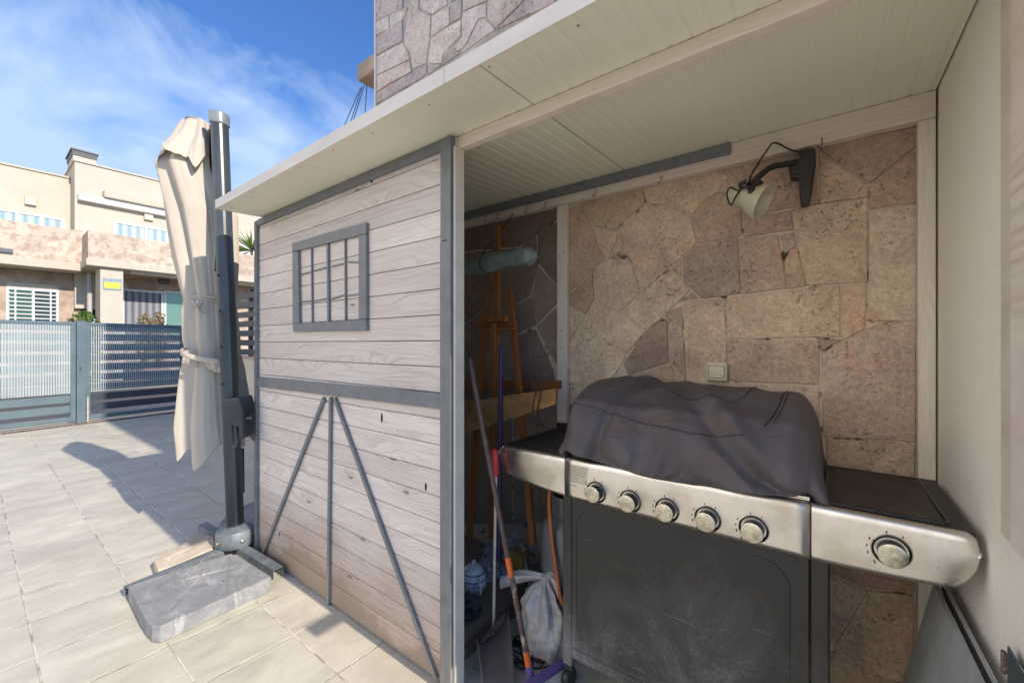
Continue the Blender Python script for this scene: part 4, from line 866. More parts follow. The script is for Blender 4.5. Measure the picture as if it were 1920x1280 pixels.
def rag(name, cx, cy, cz, rx, ry, h, mat, label, cat, seed, freq=9, amp=.35):
    mb = MB()
    def f(i, j):
        an = 2 * pi * i; ph = j * pi * .5; n_ = 1 + amp * noise.noise(Vector((cos(an) * 1.7 + seed, sin(an) * 1.7, ph * 2))) + amp * .5 * noise.noise(Vector((cos(an) * freq * .5, sin(an) * freq * .5 + seed, ph * freq * .5)))
        return Vector((cx + rx * cos(an) * cos(ph) * n_, cy + ry * sin(an) * cos(ph) * n_, cz + h * sin(ph) * n_))
    mb.grid(f, 48, 22, closed_u=True); return tag(mb.build(name, mat, smooth=True), label, cat)
p = at(876, 1158, Z=.124); rag('crumpled_cloth', p.x - .02, p.y + .02, .122, .06, .06, .065, 'darkcloth', 'dark patterned rag bundled in front of the teapot', 'cloth', 3, 14, .6)
p = at(912, 1085, Z=.124); rag('floral_cloth', p.x + .0, p.y + .03, .122, .045, .05, .15, 'ragfloral', 'pale crumpled cloth standing just right of the teapot', 'cloth', 5, 10, .5)
p = at(985, 1070, Z=.124); rag('cloth_heap', p.x - .03, 1.72, .004, .13, .08, .24, 'ragfloral', 'heap of pale and dark cloth at the back behind the white bag', 'cloth', 8, 8, .5)
m = MB(); p = at(972, 1042, Y=1.70); m.box(p.x - .06, p.x + .05, 1.66, 1.74, p.z - .05, p.z + .03); tag(m.build('yellow_sponge', 'yellow', bevel=.012), 'mustard yellow block lying on the cloth heap', 'sponge')
# white carrier bag, knotted
pb = at(1025, 1235, Z=0); bag = thing('plastic_bag', 'knotted white plastic carrier bag with faint red print beside the grill', 'bag', (pb.x, pb.y, 0))
m = MB(); bx_, by_ = pb.x - .015, pb.y + .03
KEY = [(0, .06), (.02, .110), (.10, .122), (.20, .100), (.26, .06), (.30, .016), (.315, .020)]
def bf(i, j):
    z = j * .315; r = interp(KEY, z); an = 2 * pi * i; k = ss(.08, .28, z)
    r *= 1 + k * .30 * sin(an * 9 + 2 * noise.noise(Vector((an, z * 8, 0)))) + .16 * noise.noise(Vector((cos(an) * 2, sin(an) * 2, z * 12))) + .06 * noise.noise(Vector((cos(an) * 7, sin(an) * 7, z * 30)))
    return Vector((bx_ + r * cos(an) * .95 - .01 * k, by_ + r * sin(an) * .75, .006 + z))
m.grid(bf, 90, 46, closed_u=True); m.build('sack', 'bagwhite', bag, smooth=True)
m = MB(); kt = Vector((bx_ - .01, by_, .318)); tip = at(945, 1088, Y=by_ - .05)
def ef(i, j):
    p = kt.lerp(tip, j) + Vector((0, 0, .012 * sin(j * pi))); w = .012 + .020 * j; an = 2 * pi * i
    return p + Vector((.0, cos(an) * w * 1.0, sin(an) * w * .9 * (1 + .3 * sin(an * 4 + j * 5))))
m.grid(ef, 24, 16, closed_u=True)
tip2 = Vector((bx_ + .075, by_ - .01, .285))
def ef2(i, j):
    p = kt.lerp(tip2, j) + Vector((0, 0, .03 * sin(j * pi))); w = .010 + .020 * j; an = 2 * pi * i
    return p + Vector((.0, cos(an) * w, sin(an) * w * (1 + .3 * sin(an * 4 + j * 5))))
m.grid(ef2, 24, 12, closed_u=True); m.lathe([(.01, -.012), (.022, -.004), (.022, .006), (.01, .014)], Matrix.Translation(kt), 14); m.build('tied_handles', 'bagwhite', bag, smooth=True)
m = MB()     # small print patches that follow the sack
for (u0, u1, v0) in ((998, 1012, 1198), (997, 1013, 1203), (998, 1012, 1208)):
    a, b = at(u0, v0, Y=by_ - .088), at(u1, v0 - 2, Y=by_ - .088); m.bar(a, b, .0022, .001, up=(0, 1, 0))
a, b = at(1003, 1228, Y=by_ - .088), at(1013, 1222, Y=by_ - .088)
for dz in (0, -.014): m.bar(a + Vector((0, 0, dz)), b + Vector((0, 0, dz)), .0012, .001, up=(0, 1, 0))
m.build('red_print', 'bagprint', bag)
# loose cables on the floor
m = MB()
for i in range(9):
    pts = []
    cx, cy = at(945 + i * 5, 1240, Z=0.01).xy
    for k in range(10):
        an = k * .75 + i; r = .05 + .05 * rnd(); pts.append((cx + r * cos(an) + .02 * rnd(), cy + .05 + r * .8 * sin(an), .008 + .03 * rnd()))
    m.tube(catmull(pts, 5), .0028, 6)
tag(m.build('tangled_cable', 'darkplastic', smooth=True), 'black cable tangled on the floor behind the dustpan', 'cable')
# board leaning on the stucco, right of the cart
lb = thing('leaning_board', 'grey board leaning on the stucco wall right of the grill cart', 'board', (.19, 1.38, 0))
m = MB(); pts = [Vector((.222, 1.16, .655)), Vector((.222, 1.625, .635)), Vector((.10, 1.66, .005)), Vector((.10, 1.16, .005))]; m.prism(pts, (.010, 0, .002)); m.build('sheet', 'boardgrey', lb, bevel=.001)
m = MB(); m.prism([p + Vector((.018, -.02, .008)) for p in pts], (.008, 0, .002)); m.build('back_sheet', 'boardgrey', lb)
m = MB(); m.bar(pts[0] + Vector((.0145, 0, .004)), pts[1] + Vector((.0145, 0, .004)), .004, .006); m.build('rubber_edge', 'darkline', lb)
mbx = thing('metal_cabinet', 'small dark teal metal box with a hinge at the right edge of the photo', 'box', (.31, 1.1, .4))
m = MB(); m.box(.263, .36, .86, 1.0845, .10, .74); m.build('case', 'tealmetal', mbx, bevel=.002)
p = at(1900, 1212, X=.262); m = MB(); m.box(.2545, .2575, .95, p.y, .12, p.z); m.build('lid_plate', 'tealmetal', mbx, bevel=.001)
q = at(1896, 1250, X=.262); m = MB(); m.box(.2515, .2585, q.y + .004, q.y + .014, q.z - .02, q.z + .022); m.build('hinge', 'rustpole', mbx, bevel=.002)
m = MB(); m.box(.300, .330, .950, 1.098, 1.270, 1.322); tag(m.build('unseen_shadow_box', 'tealmetal', bevel=.003), 'small unseen box added past the stucco wall end to cast a floor shadow', 'bracket')  # added out of frame only to cast the short shadow on the tiles
# ------------------------------------------------------------------ parasol
PB = Vector((-2.955, 1.015, 0))
umb = thing('cantilever_parasol', 'closed beige cantilever parasol on an anthracite mast beside the shed', 'parasol', PB)
PT = at(411, 213, D=2.62)
BM = Vector((PB.x, PB.y, .16))
def mp(z): t = (z - BM.z) / (PT.z - BM.z); return BM.lerp(PT, t)
def oval_mast(z0, z1, rx, ry, n=20, flute=.0):
    mb = MB(); vs = []; ax_ = (PT - BM).normalized()
    rings = []
    for z in (z0, z1):
        c0 = mp(z); rings.append([c0 + Vector((rx * cos(t) * (1 + flute * cos(4 * t)), ry * sin(t) * (1 + flute * cos(4 * t)), 0)) for t in [2 * pi * k / n for k in range(n)]])
    vs = rings[0] + rings[1]; mb.poly(vs, [(k, (k + 1) % n, n + (k + 1) % n, n + k) for k in range(n)] + [tuple(range(n)), tuple(range(2 * n - 1, n - 1, -1))]); return mb
oval_mast(.16, PT.z - .07, .036, .047, 24, .06).build('mast', 'polemetal', umb, bevel=.002)
oval_mast(PT.z - .075, PT.z, .044, .055, 24, .05).build('mast_cap', 'hubmetal', umb, bevel=.008)
m = MB()
for z in (1.05, 1.28, 1.5, 1.72):
    c0 = mp(z); m.lathe([(.007, 0), (.007, .003)], Matrix.Translation((c0.x + .018, c0.y - .046, z)) @ Matrix.Rotation(radians(80), 4, 'X'), 10)
m.build('mast_hole', 'darkline', umb)
m = MB(); p0, p1 = at(401.5, 236, D=2.70), at(403, 505, D=2.74); m.bar(p0, p1, .045, .03, up=(.6, -.8, 0)); m.build('folded_arm', 'darkplastic', umb, bevel=.004)
m = MB(); m.prism([at(u, v, D=2.70) for u, v in ((392, 472), (410, 470), (412, 512), (393, 506))], (.03, .03, 0)); m.build('arm_bracket', 'blackmetal', umb, bevel=.004)
# crank housing
m = MB(); c0 = mp(.96)
pts = [at(u, v, D=2.50) for u, v in ((415, 748), (447, 745), (455, 775), (454, 820), (447, 826), (436, 796), (419, 785), (413, 765))]
m.prism(pts, Vector((-.085, .11, 0))); m.build('crank_housing', 'anthracite', umb, bevel=.010, seg=3)
m = MB(); p0 = at(450, 786, D=2.52); p1 = at(468, 783, D=2.55); m.tube([p0, p1], .008, 10); m.tube([p1, p1.lerp(p0, -.15)], .012, 10); m.build('crank_knob', 'hubmetal', umb)
m = MB(); p0 = at(446, 805, D=2.50); m.tube(catmull([at(441, 800, D=2.49), at(444, 832, D=2.50), at(436, 840, D=2.50)], 5), .008, 8); m.build('crank_handle', 'anthracite', umb)
# base: hub, cross of channels, ballast slabs
m = MB(); m.lathe([(.100, .055), (.106, .062), (.106, .128), (.098, .150), (.070, .158), (.052, .170), (.045, .172)], Matrix.Translation((PB.x, PB.y, 0)), 48); m.build('hub', 'hubmetal', umb, smooth=True)
m = MB()
for k in range(3):
    an = radians(-70 + k * 70); m.lathe([(.010, 0), (.010, .012), (.004, .014)], Matrix.Translation((PB.x + .104 * cos(an), PB.y + .104 * sin(an), .10)) @ Matrix.Rotation(an, 4, 'Z') @ Matrix.Rotation(radians(90), 4, 'Y'), 12)
m.build('hub_bolt', 'steel', umb)
e1 = at(522, 1062, Z=.065); d1 = (e1 - Vector((PB.x, PB.y, .065))).normalized(); L1 = (e1.xy - PB.xy).length
d1 = Vector((d1.x, d1.y, 0)).normalized(); d2 = Vector((d1.y, -d1.x, 0))
if d2.y > 0: d2 = -d2          # d2 towards the camera side
def channel(d, L0, L_, w=.055, h=.055, t=.004):
    mb = MB(); s = Vector((-d.y, d.x, 0)); o = Vector((PB.x, PB.y, 0))
    a, b = o + d * L0, o + d * L_
    for lo, hi in ((-w / 2, -w / 2 + t), (w / 2 - t, w / 2)): mb.prism([a + s * lo + Vector((0, 0, .006)), a + s * hi + Vector((0, 0, .006)), a + s * hi + Vector((0, 0, h)), a + s * lo + Vector((0, 0, h))], b - a)
    mb.prism([a - s * w / 2 + Vector((0, 0, h)), a + s * w / 2 + Vector((0, 0, h)), a + s * w / 2 + Vector((0, 0, h + t)), a - s * w / 2 + Vector((0, 0, h + t))], b - a)
    return mb.build('base_arm', 'hubmetal', umb, bevel=.0015)
LA = L1
f2 = at(236, 1100, Z=.06); dd2 = Vector((f2.x - PB.x, f2.y - PB.y, 0)); LB = dd2.length; dd2.normalize()
channel(d1, .08, LA); channel(-d1, .08, LA * .95); channel(dd2, .08, LB); channel(-dd2, .08, LB * .7)
def slab(name, pts, z0, z1, mat, label=None, bev=.006):
    mb = MB(); P_ = [Vector((p.x, p.y, z0)) for p in pts]; mb.prism(P_, (0, 0, z1 - z0)); o = mb.build(name, mat, None, bevel=bev, seg=2); return o
P1 = [at(u, v, Z=.075) for u, v in ((240, 1097), (274, 1162), (285, 1172), (300, 1174), (503, 1084), (509, 1080), (462, 1050), (445, 1038), (420, 1040))]
sl = slab('ballast_slab', P1, .0, .075, 'slabgrey'); tag(sl, 'scuffed grey ballast slab lying in front of the parasol mast', 'slab')
m = MB()
for (a, b) in (((310, 1147), (395, 1060)), ((315, 1120), (385, 1045)), ((425, 1110), (432, 1045)), ((330, 1090), (440, 1062))):
    pa_, pb_ = at(*a, Z=.0755), at(*b, Z=.0755); pts = [pa_.lerp(pb_, k / 10) + Vector((0, 0, .0)) for k in range(11)]; m.tube(pts, [.001] + [.005] * 9 + [.001], 6)
r_ = m.build('mould_ridge', 'slabgrey', sl, smooth=True)
P2 = [at(u, v, Z=.06) for u, v in ((409, 985), (425, 962), (478, 938), (484, 975), (470, 996), (430, 996))]
s2 = slab('ballast_slab', P2, .012, .06, 'slabgrey'); tag(s2, 'shaded ballast slab behind the parasol mast next to the shed corner', 'slab')
P3 = [at(u, v, Z=.06) for u, v in ((289, 1050), (310, 1030), (318, 1036), (372, 1000), (400, 1004), (404, 1024), (330, 1058), (296, 1068))]
s3 = slab('broken_slab', P3, .003, .06, 'beigeslab', bev=.006); tag(s3, 'broken cream coloured slab lying left of the parasol mast', 'slab')
m = MB()
for (a, b) in (((315, 1045), (395, 1008)), ((306, 1042), (318, 1048))):
    m.tube([at(*a, Z=.061), at(*b, Z=.061)], .004, 6)
m.build('ridge', 'beigeslab', s3, smooth=True)
# canopy: a pleated loft around its own axis
vr = Vector((cos(YAW), sin(YAW), 0)); vf = Vector((-sin(YAW), cos(YAW), 0))
def section(v, uL, uR, D, ry):   # one horizontal ring from its outline on the picture plane at distance D
    a, b = at(uL, v, D=D), at(uR, v, D=D); return ((a + b) / 2, (b - a).length / 2, ry)
def canopy(keys, n=140, rows=90, pleats=9, amp=.16, seed=0, hem=None, k2=0.0):
    S = [section(*k) for k in keys]; zs = [s[0].z for s in S]
    rg = random.Random(int(seed * 10)); kn = []; a0 = 0.0
    nk = pleats * 2; wd = [rg.uniform(.55, 1.45) for _ in range(nk)]; tot = sum(wd)
    for q in range(nk): kn.append((a0, (1.0 + rg.uniform(-.05, .06)) if q % 2 else (1 - amp * rg.uniform(.6, 1.5)))); a0 += wd[q] / tot * 2 * pi
    kn.append((2 * pi, kn[0][1]))
    def f(i, j):
        z = lerp(zs[0], zs[-1], j); q = 0
        while q < len(S) - 2 and z < zs[q + 1]: q += 1
        t = max(0, min(1, (z - zs[q]) / (zs[q + 1] - zs[q])))
        c0 = S[q][0].lerp(S[q + 1][0], t); rx = lerp(S[q][1], S[q + 1][1], t); ry = lerp(S[q][2], S[q + 1][2], t)
        an = 2 * pi * i; aa = (an + .28 * noise.noise(Vector((cos(an), sin(an), z * 1.1 + seed))) + .10 * sin(z * 2 + seed)) % (2 * pi); r = 1
        for (p0, r0), (p1, r1) in zip(kn, kn[1:]):
            if p0 <= aa <= p1: tt = (aa - p0) / (p1 - p0); tt = lerp(tt, tt * tt * (3 - 2 * tt), .55); r = lerp(r0, r1, tt); break
        w = r + .05 * noise.noise(Vector((cos(an) * 2.2 + seed, sin(an) * 2.2, z * .8))) + .018 * noise.noise(Vector((cos(an) * 9, sin(an) * 9, z * 2.5)))
        x = cos(an) * rx * w; y = sin(an) * ry * w
        p = Vector((c0.x, c0.y, z)) + vr * x + vf * y
        if hem and j > .72: p.z += (hem(an) - .5 * max(0, r - .85) + .06) * ((j - .72) / .28) ** 1.3
        return p
    mb = MB(); mb.grid(f, n, rows, closed_u=True); return mb
# main body (v, uL, uR, distance, depth radius)
body = [(285, 318, 398, 2.72, .10), (318, 303, 404, 2.73, .15), (400, 316, 438, 2.76, .16), (480, 328, 442, 2.78, .14), (540, 343, 440, 2.78, .125), (562, 349, 437, 2.78, .11), (585, 343, 441, 2.78, .12), (640, 347, 446, 2.78, .12), (661, 354, 446, 2.78, .11), (690, 346, 453, 2.78, .14), (790, 336, 470, 2.78, .18), (840, 342, 478, 2.78, .19)]
canopy(body, 320, 170, 7, .18, 1.0, hem=lambda an: .02 - .07 * max(0, cos(an - 4.6)) ** 4).build('canopy', 'canvas', umb, smooth=True, solid=.0015)
capk = [(226, 343, 384, 2.70, .04), (232, 339, 390, 2.70, .055), (262, 326, 397, 2.70, .10), (300, 305, 402, 2.70, .175)]
canopy(capk, 300, 70, 6, .20, 4.0, hem=lambda an: .045 * cos(an * 4 + .9) - .05).build('top_valance', 'canvas', umb, smooth=True, solid=.0015)
m = MB(); c0 = at(365, 226, D=2.70); m.lathe([(.045, -.012), (.050, 0), (.040, .010), (.001, .016)], Matrix.Translation(c0), 24); m.build('canopy_cap', 'slabgrey', umb, smooth=True)
def tie(v, uL, uR, D, ry, r=.006, dz=0, name='tie'):
    c0, rx, _ = section(v, uL, uR, D, ry); pts = []
    for k in range(41):
        an = 2 * pi * k / 40; pts.append(c0 + vr * rx * cos(an) + vf * ry * sin(an) + Vector((0, 0, dz * cos(an) + .004 * sin(an * 3))))
    mb = MB(); mb.tube(pts, r, 6); return mb.build(name, 'canvas', umb, smooth=True)
tie(560, 350, 434, 2.77, .10, .007, .0); tie(564, 351, 434, 2.77, .10, .005, -.004)
m = MB()     # flat lower strap round canopy and mast
c0, rx, _ = section(668, 353, 443, 2.70, .15)
def strapf(i, j):
    an = 2 * pi * i; p = c0 + vr * (rx + .004) * cos(an) + vf * .165 * sin(an); p.z += -.040 * cos(an) + (j - .5) * .032; return p
m.grid(strapf, 60, 4, closed_u=True); m.build('strap', 'canvas', umb, smooth=True, solid=.002)
def flap(pts, name, bulge=.02, D=2.6):
    P_ = [at(u, v, D=D) for u, v in pts]; mb = MB()
    def f(i, j):
        p = P_[0].lerp(P_[1], i).lerp(P_[3].lerp(P_[2], i), j); p -= vf * bulge * sin(i * pi) * sin(j * pi) * 1.0; p += vf * .006 * sin(i * 14 + j * 3); return p
    mb.grid(f, 20, 16); return mb.build(name, 'canvas', umb, smooth=True, solid=.002)
flap(((344, 657), (368, 655), (364, 690), (340, 680)), 'pocket_flap', .02, 2.62); flap(((352, 563), (378, 562), (372, 585), (386, 590)), 'tie_tail', .004, 2.63)
flap(((371, 665), (415, 675), (413, 700), (392, 693)), 'pocket_flap', .01, 2.62)
m = MB(); m.prism([at(u, v, D=2.72) for u, v in ((449, 840), (456, 840), (457, 923), (450, 924))], vf * .01); m.build('dark_strap_tail', 'navy', umb)
# ------------------------------------------------------------------ sliding gate across the drive
GA, GB = Vector((-9.60, .275, 0)), Vector((-9.99, 2.52, 0)); gd = (GB - GA).normalized(); gn = Vector((gd.y, -gd.x, 0))
if gn.x < 0: gn = -gn
def gpt(u, v):
    d = ray(u, v); o = Vector((0, 0, H)); t = (GA - o).dot(gn) / d.dot(gn); return o + d * t
def gs(u): return (gpt(u, 700) - GA).dot(gd)
def gbox(mb, s0, s1, z0, z1, n0, n1):
    o = [GA + gd * s + gn * n + Vector((0, 0, z0)) for s, n in ((s0, n0), (s1, n0), (s1, n1), (s0, n1))]; mb.prism(o, (0, 0, z1 - z0)); return mb
def zg(u, v): return gpt(u, v).z
zt = zg(150, 604); 
def gate(name, s0, s1, label, rw=.0195, slatmat='gatepaint', screen_z0=.50):
    g = thing(name, label, 'gate', GA + gd * (s0 + s1) / 2)
    mb = MB(); gbox(mb, s0, s1, zt - .05, zt, -.02, .02); gbox(mb, s0, s1, .05, .12, -.02, .02); gbox(mb, s0, s0 + .06, .12, zt - .05, -.02, .02); gbox(mb, s1 - .06, s1, .12, zt - .05, -.02, .02); mb.build('frame', 'gatepaint', g, bevel=.003)
    mb = MB()
    z = .19
    while z < zt - .1: gbox(mb, s0 + .062, s1 - .062, z, z + .115, -.012, .006); z += .165
    mb.build('slats', slatmat, g)
    mb = MB(); s = s0 + .065
    while s < s1 - .08: gbox(mb, s, s + rw + rnd() * .003, screen_z0, zt - .055, .022, .026); s += .029
    z = screen_z0 + .05
    while z < zt - .08: gbox(mb, s0 + .064, s1 - .064, z, z + .006, .0265, .0285); z += .14
    mb.build('reed_screen', 'screen', g)
    return g
s_post0, s_post1, s_end = gs(142), gs(157), gs(345)
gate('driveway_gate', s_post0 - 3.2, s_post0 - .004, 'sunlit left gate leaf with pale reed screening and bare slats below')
gate('pedestrian_gate', s_post0 + .11, s_end, 'right gate leaf with reed screening, partly in the house shadow', .0125, 'fencepaint')  # slats coloured darker and reeds thinner than the left leaf, to deepen its shade
m = MB(); gbox(m, s_post0, s_post0 + .105, .0, zt + .02, -.05, .055); gp_ = tag(m.build('gate_post', 'gatepaint', bevel=.004), 'square grey blue steel post between the two gate leaves', 'post')
m = MB(); gbox(m, s_post0 + .112, s_post0 + .130, -.01, .42, .057, .075); m.build('drop_bolt', 'whitepole', gp_)
m = MB(); gbox(m, s_post0 + .03, s_post0 + .05, .86, .92, .056, .066); m.build('lock', 'ink', gp_)
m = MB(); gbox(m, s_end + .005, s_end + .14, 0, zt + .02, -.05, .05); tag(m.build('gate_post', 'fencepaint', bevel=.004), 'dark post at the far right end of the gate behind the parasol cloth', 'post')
m = MB(); gbox(m, s_post0 - 3.4, s_end + .1, .0, .014, .10, .116); gbox(m, s_post0 - 3.4, s_end + .1, .0, .010, .16, .18); tag(m.build('gate_rail', 'rustpole'), 'rusty steel floor rail for the gate set in the paving', 'rail')
# dwarf wall with slat fence at the side
YW = 2.75
dw = thing('dwarf_wall', 'low cream plastered wall under the slat fence left of the shed', 'wall', (-6, YW, 0)); zw = at(460, 668, Y=YW).z
m = MB(); m.box(-9.85, -2.0, YW, YW + .18, 0, zw - .03); m.build('masonry', 'plaster_dirty', dw); m = MB(); m.box(-9.85, -2.0, YW - .02, YW + .2, zw - .029, zw); m.build('coping', 'clad_dark', dw, bevel=.004)
fn_ = thing('slat_fence', 'dark blue grey slat fence on the low wall between parasol and shed', 'fence', (-6, YW, zw)); ztf = at(440, 545, Y=YW).z
m = MB(); n_s = 7; pitch = (ztf - zw - .02) / n_s
for i in range(n_s): m.box(-9.8, -2.0, YW + .04, YW + .06, zw + .02 + i * pitch, zw + .02 + i * pitch + pitch * .62)
m.build('slats', 'fencepaint', fn_)
x = -9.75
while x < -2: m = MB(); m.box(x, x + .06, YW + .062, YW + .12, zw, ztf); m.build('fence_post', 'fencepaint', fn_); x += 1.05
# ------------------------------------------------------------------ house across the street
XH = -22.0
def Q(u, v, X=XH): return at(u, v, X=X)
def hb(mb, u0, u1, v0, v1, X, d, vref=None):    # box on the facade: px extents measured at its left end, depth d away from the camera
    a, b, c = Q(u0, v0, X), Q(u1, v0, X), Q(u0, v1, X); mb.box(X - d, X, a.y, b.y, c.z, a.z); return mb
nh = thing('left_villa', 'cream two storey villa with stone parapet and barred window at the far left', 'house', (-24, 0, 0))
XA = -23.0; XP = -21.2
zt1 = Q(0, 307, XA).z; y1a = Q(139, 400, XA).y
m = MB(); m.box(XA - 8, XA, -14, y1a, 2.6, zt1); m.build('upper_wall', 'plaster', nh)
m = MB(); m.box(XA - 8.05, XA + .05, -14, y1a + .0, zt1, zt1 + .06); m.build('parapet_cap', 'trimcream', nh)
yp = Q(155, 440, XP).y; zpa, zpb = Q(0, 410, XP).z, Q(0, 478, XP).z
m = MB(); m.box(XA + .05, XP, -14, yp, zpb, zpa); m.build('balcony_parapet', 'clad', nh)
m = MB(); m.box(XA + .02, XP + .08, -14, yp + .0, zpb - .28, zpb - .01); m.build('balcony_slab', 'trimcream', nh, bevel=.02)
XG = -22.2; yg = Q(152, 560, XG).y
m = MB(); m.box(XG - 8, XG, -14, yg, 0, zpb - .29); m.build('ground_wall', 'clad_dark', nh)
def window(parent, u0, u1, vt, vb, X, panes=2, glass='curtain', frame='white', fr=.07, reveal=True, vb_z=None):
    a, b, c = Q(u0, vt, X), Q(u1, vt, X), Q(u0, vb, X); y0, y1, z1, z0 = a.y, b.y, a.z, c.z
    mb = MB(); w = (y1 - y0) / panes
    mb.box(X, X + .05, y0, y1, z1 - fr, z1); mb.box(X, X + .05, y0, y1, z0, z0 + fr)
    for i in range(panes + 1): yy = y0 + i * w; yy = min(max(yy, y0 + fr / 2), y1 - fr / 2); mb.box(X + .001, X + .06, yy - fr / 2, yy + fr / 2, z0 + .001, z1 - .001)
    o = mb.build('window', frame, parent)
    for i in range(panes): mb = MB(); mb.box(X + .005, X + .02, y0 + i * w + fr / 2, y0 + (i + 1) * w - fr / 2, z0 + fr, z1 - fr); mb.build('pane', glass[i] if isinstance(glass, list) else glass, o)
    return o, (y0, y1, z0, z1)
window(nh, -70, 122, 380, 440, XA + .002, 4)
o, (y0, y1, z0, z1) = window(nh, 11, 110, 537, 612, XG + .002, 2, ['greenglass', 'glass'])
m = MB(); z = z0
while z < z1: m.box(XG + .08, XG + .10, y0 + .05, y1 - .05, z, z + .035); z += .14
for k in range(3): yy = lerp(y0, y1, (k + .5) / 3); m.box(XG + .101, XG + .12, yy - .02, yy + .02, z0, z1)
m.build('window_bars', 'white', nh)
m = MB(); hb(m, 12, 108, 528, 536, XG + .04, .1); m.build('lintel', 'trimcream', nh)
m = MB(); c = Q(57, 378, XA); m.box(XA, XA + .12, c.y - .14, c.y + .14, c.z - .14, c.z + .14); m.build('wall_light', 'cream', nh, bevel=.02)
m = MB(); c = Q(8, 470, XP); m.box(XP, XP + .08, c.y - .18, c.y + .18, c.z - .06, c.z + .07); m.build('parapet_light', 'louvre', nh)
m = MB(); c = Q(168, 540, XG + .8); m.tube([(c.x, c.y, 0), (c.x, c.y, zpb - .3)], .07, 10); m.build('downpipe', 'downpipe', nh)
nh2 = thing('right_villa', 'cream two storey villa with awnings and louvred chimney across the street', 'house', (-22, 6, 0))
zt2 = Q(140, 302).z; y2 = Q(140, 302).y
m = MB(); m.box(XH - 9, XH, y2, 26, 2.6, zt2); m.build('upper_wall', 'plaster', nh2)
m = MB(); m.box(XH - 9.05, XH + .05, y2 - .04, 26, zt2, zt2 + .06); m.build('parapet_cap', 'trimcream', nh2)
a, b = Q(137, 303), Q(181, 303); zc1 = Q(137, 290).z; zc2 = Q(137, 280).z
m = MB(); m.box(XH - 1.4, XH - .02, a.y, b.y, zt2 + .061, zc1); ch = m.build('chimney', 'plaster', nh2)
m = MB(); n_ = 5
for i in range(n_): z = lerp(zc1, zc2, i / n_) + .02; m.box(XH - 1.42, XH, a.y - .02, b.y + .02, z, z + .05)
m.box(XH - 1.3, XH - .1, a.y + .1, b.y - .1, zc1, zc2); m.box(XH - 1.46, XH + .04, a.y - .06, b.y + .06, zc2 + .001, zc2 + .05); m.build('louvre_cap', 'louvre', ch)
m = MB(); a = Q(285, 334); m.box(XH - 3, XH - 2, a.y, a.y + 1.2, zt2 + .061, zt2 + .3); m.build('roof_hatch', 'louvre', nh2)
m = MB(); a, b = Q(145, 363), Q(330, 363); m.box(XH, XH + .22, a.y, b.y, a.z - .26, a.z); m.build('awning_box', 'white', nh2, bevel=.03)
m = MB(); a, b = Q(192, 358), Q(345, 358); m.box(XH, XH + .34, a.y, b.y, a.z - .30, a.z); m.build('awning_box', 'trimcream', nh2, bevel=.05)
window(nh2, 212, 330, 414, 475, XH + .002, 2)
m = MB(); c = Q(278, 407); m.box(XH, XH + .12, c.y - .14, c.y + .14, c.z - .14, c.z + .14); m.build('wall_light', 'cream', nh2, bevel=.02)
XP2 = -20.0; a = Q(165, 432, XP2); zq = Q(165, 484, XP2).z
m = MB(); m.box(XH + .01, XP2, a.y, 26, zq, a.z); m.build('balcony_parapet', 'clad', nh2)
m = MB(); m.box(XH + .005, XP2 + .06, a.y - .05, 26, zq - .24, zq - .002); m.build('balcony_slab', 'trimcream', nh2, bevel=.02)
a, b = Q(188, 500, XP2 - .1), Q(231, 500, XP2 - .1)
m = MB(); m.box(XP2 - 1.0, XP2 - .1, a.y, b.y, 0, zq - .241); m.build('porch_column', 'plaster', nh2)
m = MB(); m.box(XH - .001, XH + .3, a.y + .2, 26, 0, zq - .241); m.build('ground_wall', 'clad_dark', nh2)
m = MB(); c = Q(210.5, 533, XP2 - .099); m.box(XP2 - .099, XP2 - .08, c.y - .24, c.y + .24, c.z - .2, c.z + .2); sg = m.build('wall_sign', 'signgrey', nh2); m = MB(); m.box(XP2 - .0795, XP2 - .07, c.y - .21, c.y + .21, c.z - .15, c.z + .07); m.build('sign_field', 'signyellow', sg)
XS = XH + .302
window(nh2, 228, 306, 541, 640, XS + .002, 1, 'greycurtain'); window(nh2, 307, 380, 545, 640, XS + .002, 1, 'greenglass')
m = MB(); c = Q(307, 527, XS); m.box(XS, XS + .12, c.y - .16, c.y + .16, c.z - .13, c.z + .13); m.build('wall_light', 'louvre', nh2)
m = MB(); a, b = Q(241, 499, XP2 - .6), Q(520, 499, XP2 - .6); m.box(XP2 - .6, XP2 - .35, a.y, 24, a.z - .28, a.z - .02); m.build('awning_box', 'white', nh2, bevel=.04)
window(nh2, 440, 500, 452, 520, XH + .002, 1, 'white')
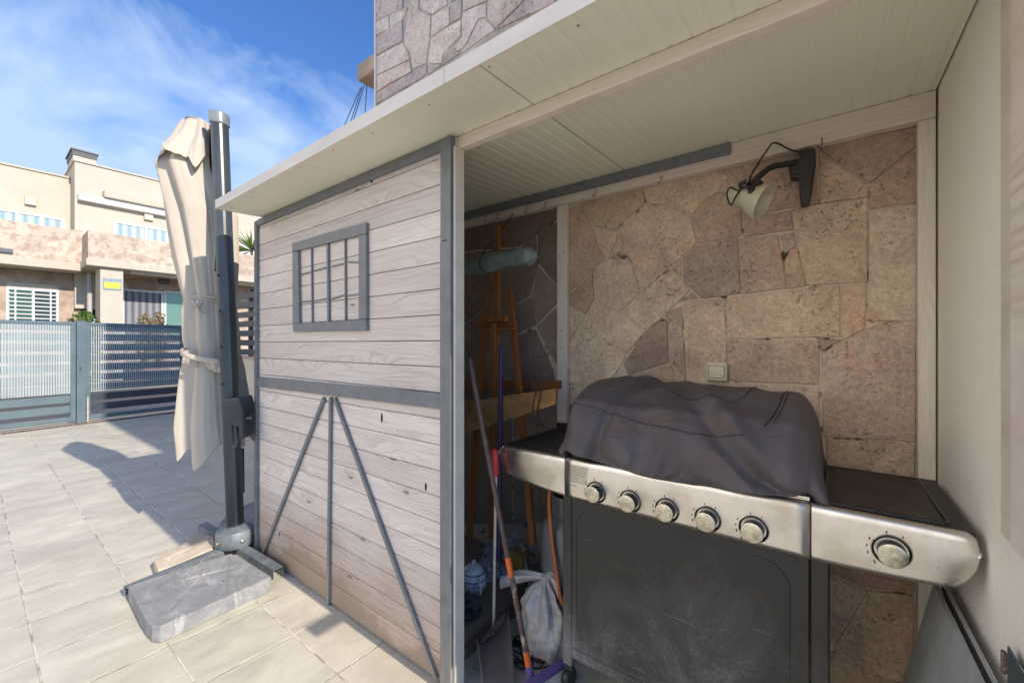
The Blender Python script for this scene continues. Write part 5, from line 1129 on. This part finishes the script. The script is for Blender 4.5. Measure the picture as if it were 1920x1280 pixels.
# planting behind the gate and on the balcony
def shrub(name, c, r, h, n, mat, label, cat='plant', spiky=False):
    t_ = thing(name, label, cat, (c[0], c[1], c[2])); mb = MB()
    for i in range(n):
        d = Vector((random.gauss(0, 1), random.gauss(0, 1), random.gauss(0, .8))); d.normalize(); rr = r * (rnd() ** .4) * (.7 + .5 * noise.noise(d * 2.3 + Vector((c[1], 0, 0))))
        p = Vector(c) + Vector((0, 0, h * .55)) + Vector((d.x * rr, d.y * rr, d.z * h * .5)); s = .05 + .05 * rnd()
        a1 = Vector((random.gauss(0, 1), random.gauss(0, 1), random.gauss(0, 1))).normalized(); a2 = a1.orthogonal().normalized()
        mb.poly([p - a1 * s, p + a2 * s * .45, p + a1 * s, p - a2 * s * .45], [(0, 1, 2, 3)])
    mb.build('foliage', mat, t_)
    mb = MB(); 
    for k in range(4): mb.tube([(c[0], c[1], c[2]), (c[0] + .1 * cos(k * 1.7), c[1] + .1 * sin(k * 1.7), c[2] + h * .6)], [.02, .008], 6)
    mb.build('stem', 'bark', t_); return t_
def shrub_px(u, v_top, X, r, h, n, mat, name, label): p = at(u, v_top, X=X); return shrub(name, (X, p.y, max(p.z - h, 0)), r, h, n, mat, label)
shrub_px(158, 590, -18.6, .6, 1.9, 900, 'leaf', 'green_shrub', 'green shrub showing above the gate post before the left villa')
shrub_px(272, 592, -18.6, .35, 1.7, 380, 'dryleaf', 'dry_shrub', 'small olive shrub above the right gate leaf')
shrub_px(297, 590, -18.6, .4, 1.75, 420, 'dryleaf', 'flowering_shrub', 'pinkish dry shrub above the right gate leaf, nearest the parasol')
# palm-like plant on the balcony right of the parasol
c = at(472, 470, X=XP2 + -.4); pl = thing('balcony_yucca', 'spiky yellow green plant on the balcony beyond the mast', 'plant', (c.x, c.y, c.z - .8)); m = MB()
for i in range(46):
    an = rnd() * 2 * pi; el = radians(-15 + 90 * rnd()); L_ = .9 + .4 * rnd(); d = Vector((cos(an) * cos(el), sin(an) * cos(el), sin(el))); s = d.cross(Vector((0, 0, 1))).normalized() * .03
    tip = c + d * L_ + Vector((0, 0, -.15 * L_ * cos(el))); m.poly([c - s * .6, c + d * L_ * .5 - s, tip, c + d * L_ * .5 + s, c + s * .6], [(0, 1, 2, 3, 4)])
m.build('fronds', 'leaf', pl); m = MB(); m.tube([c, c - Vector((0, 0, .9))], .06, 8); m.build('trunk', 'bark', pl)
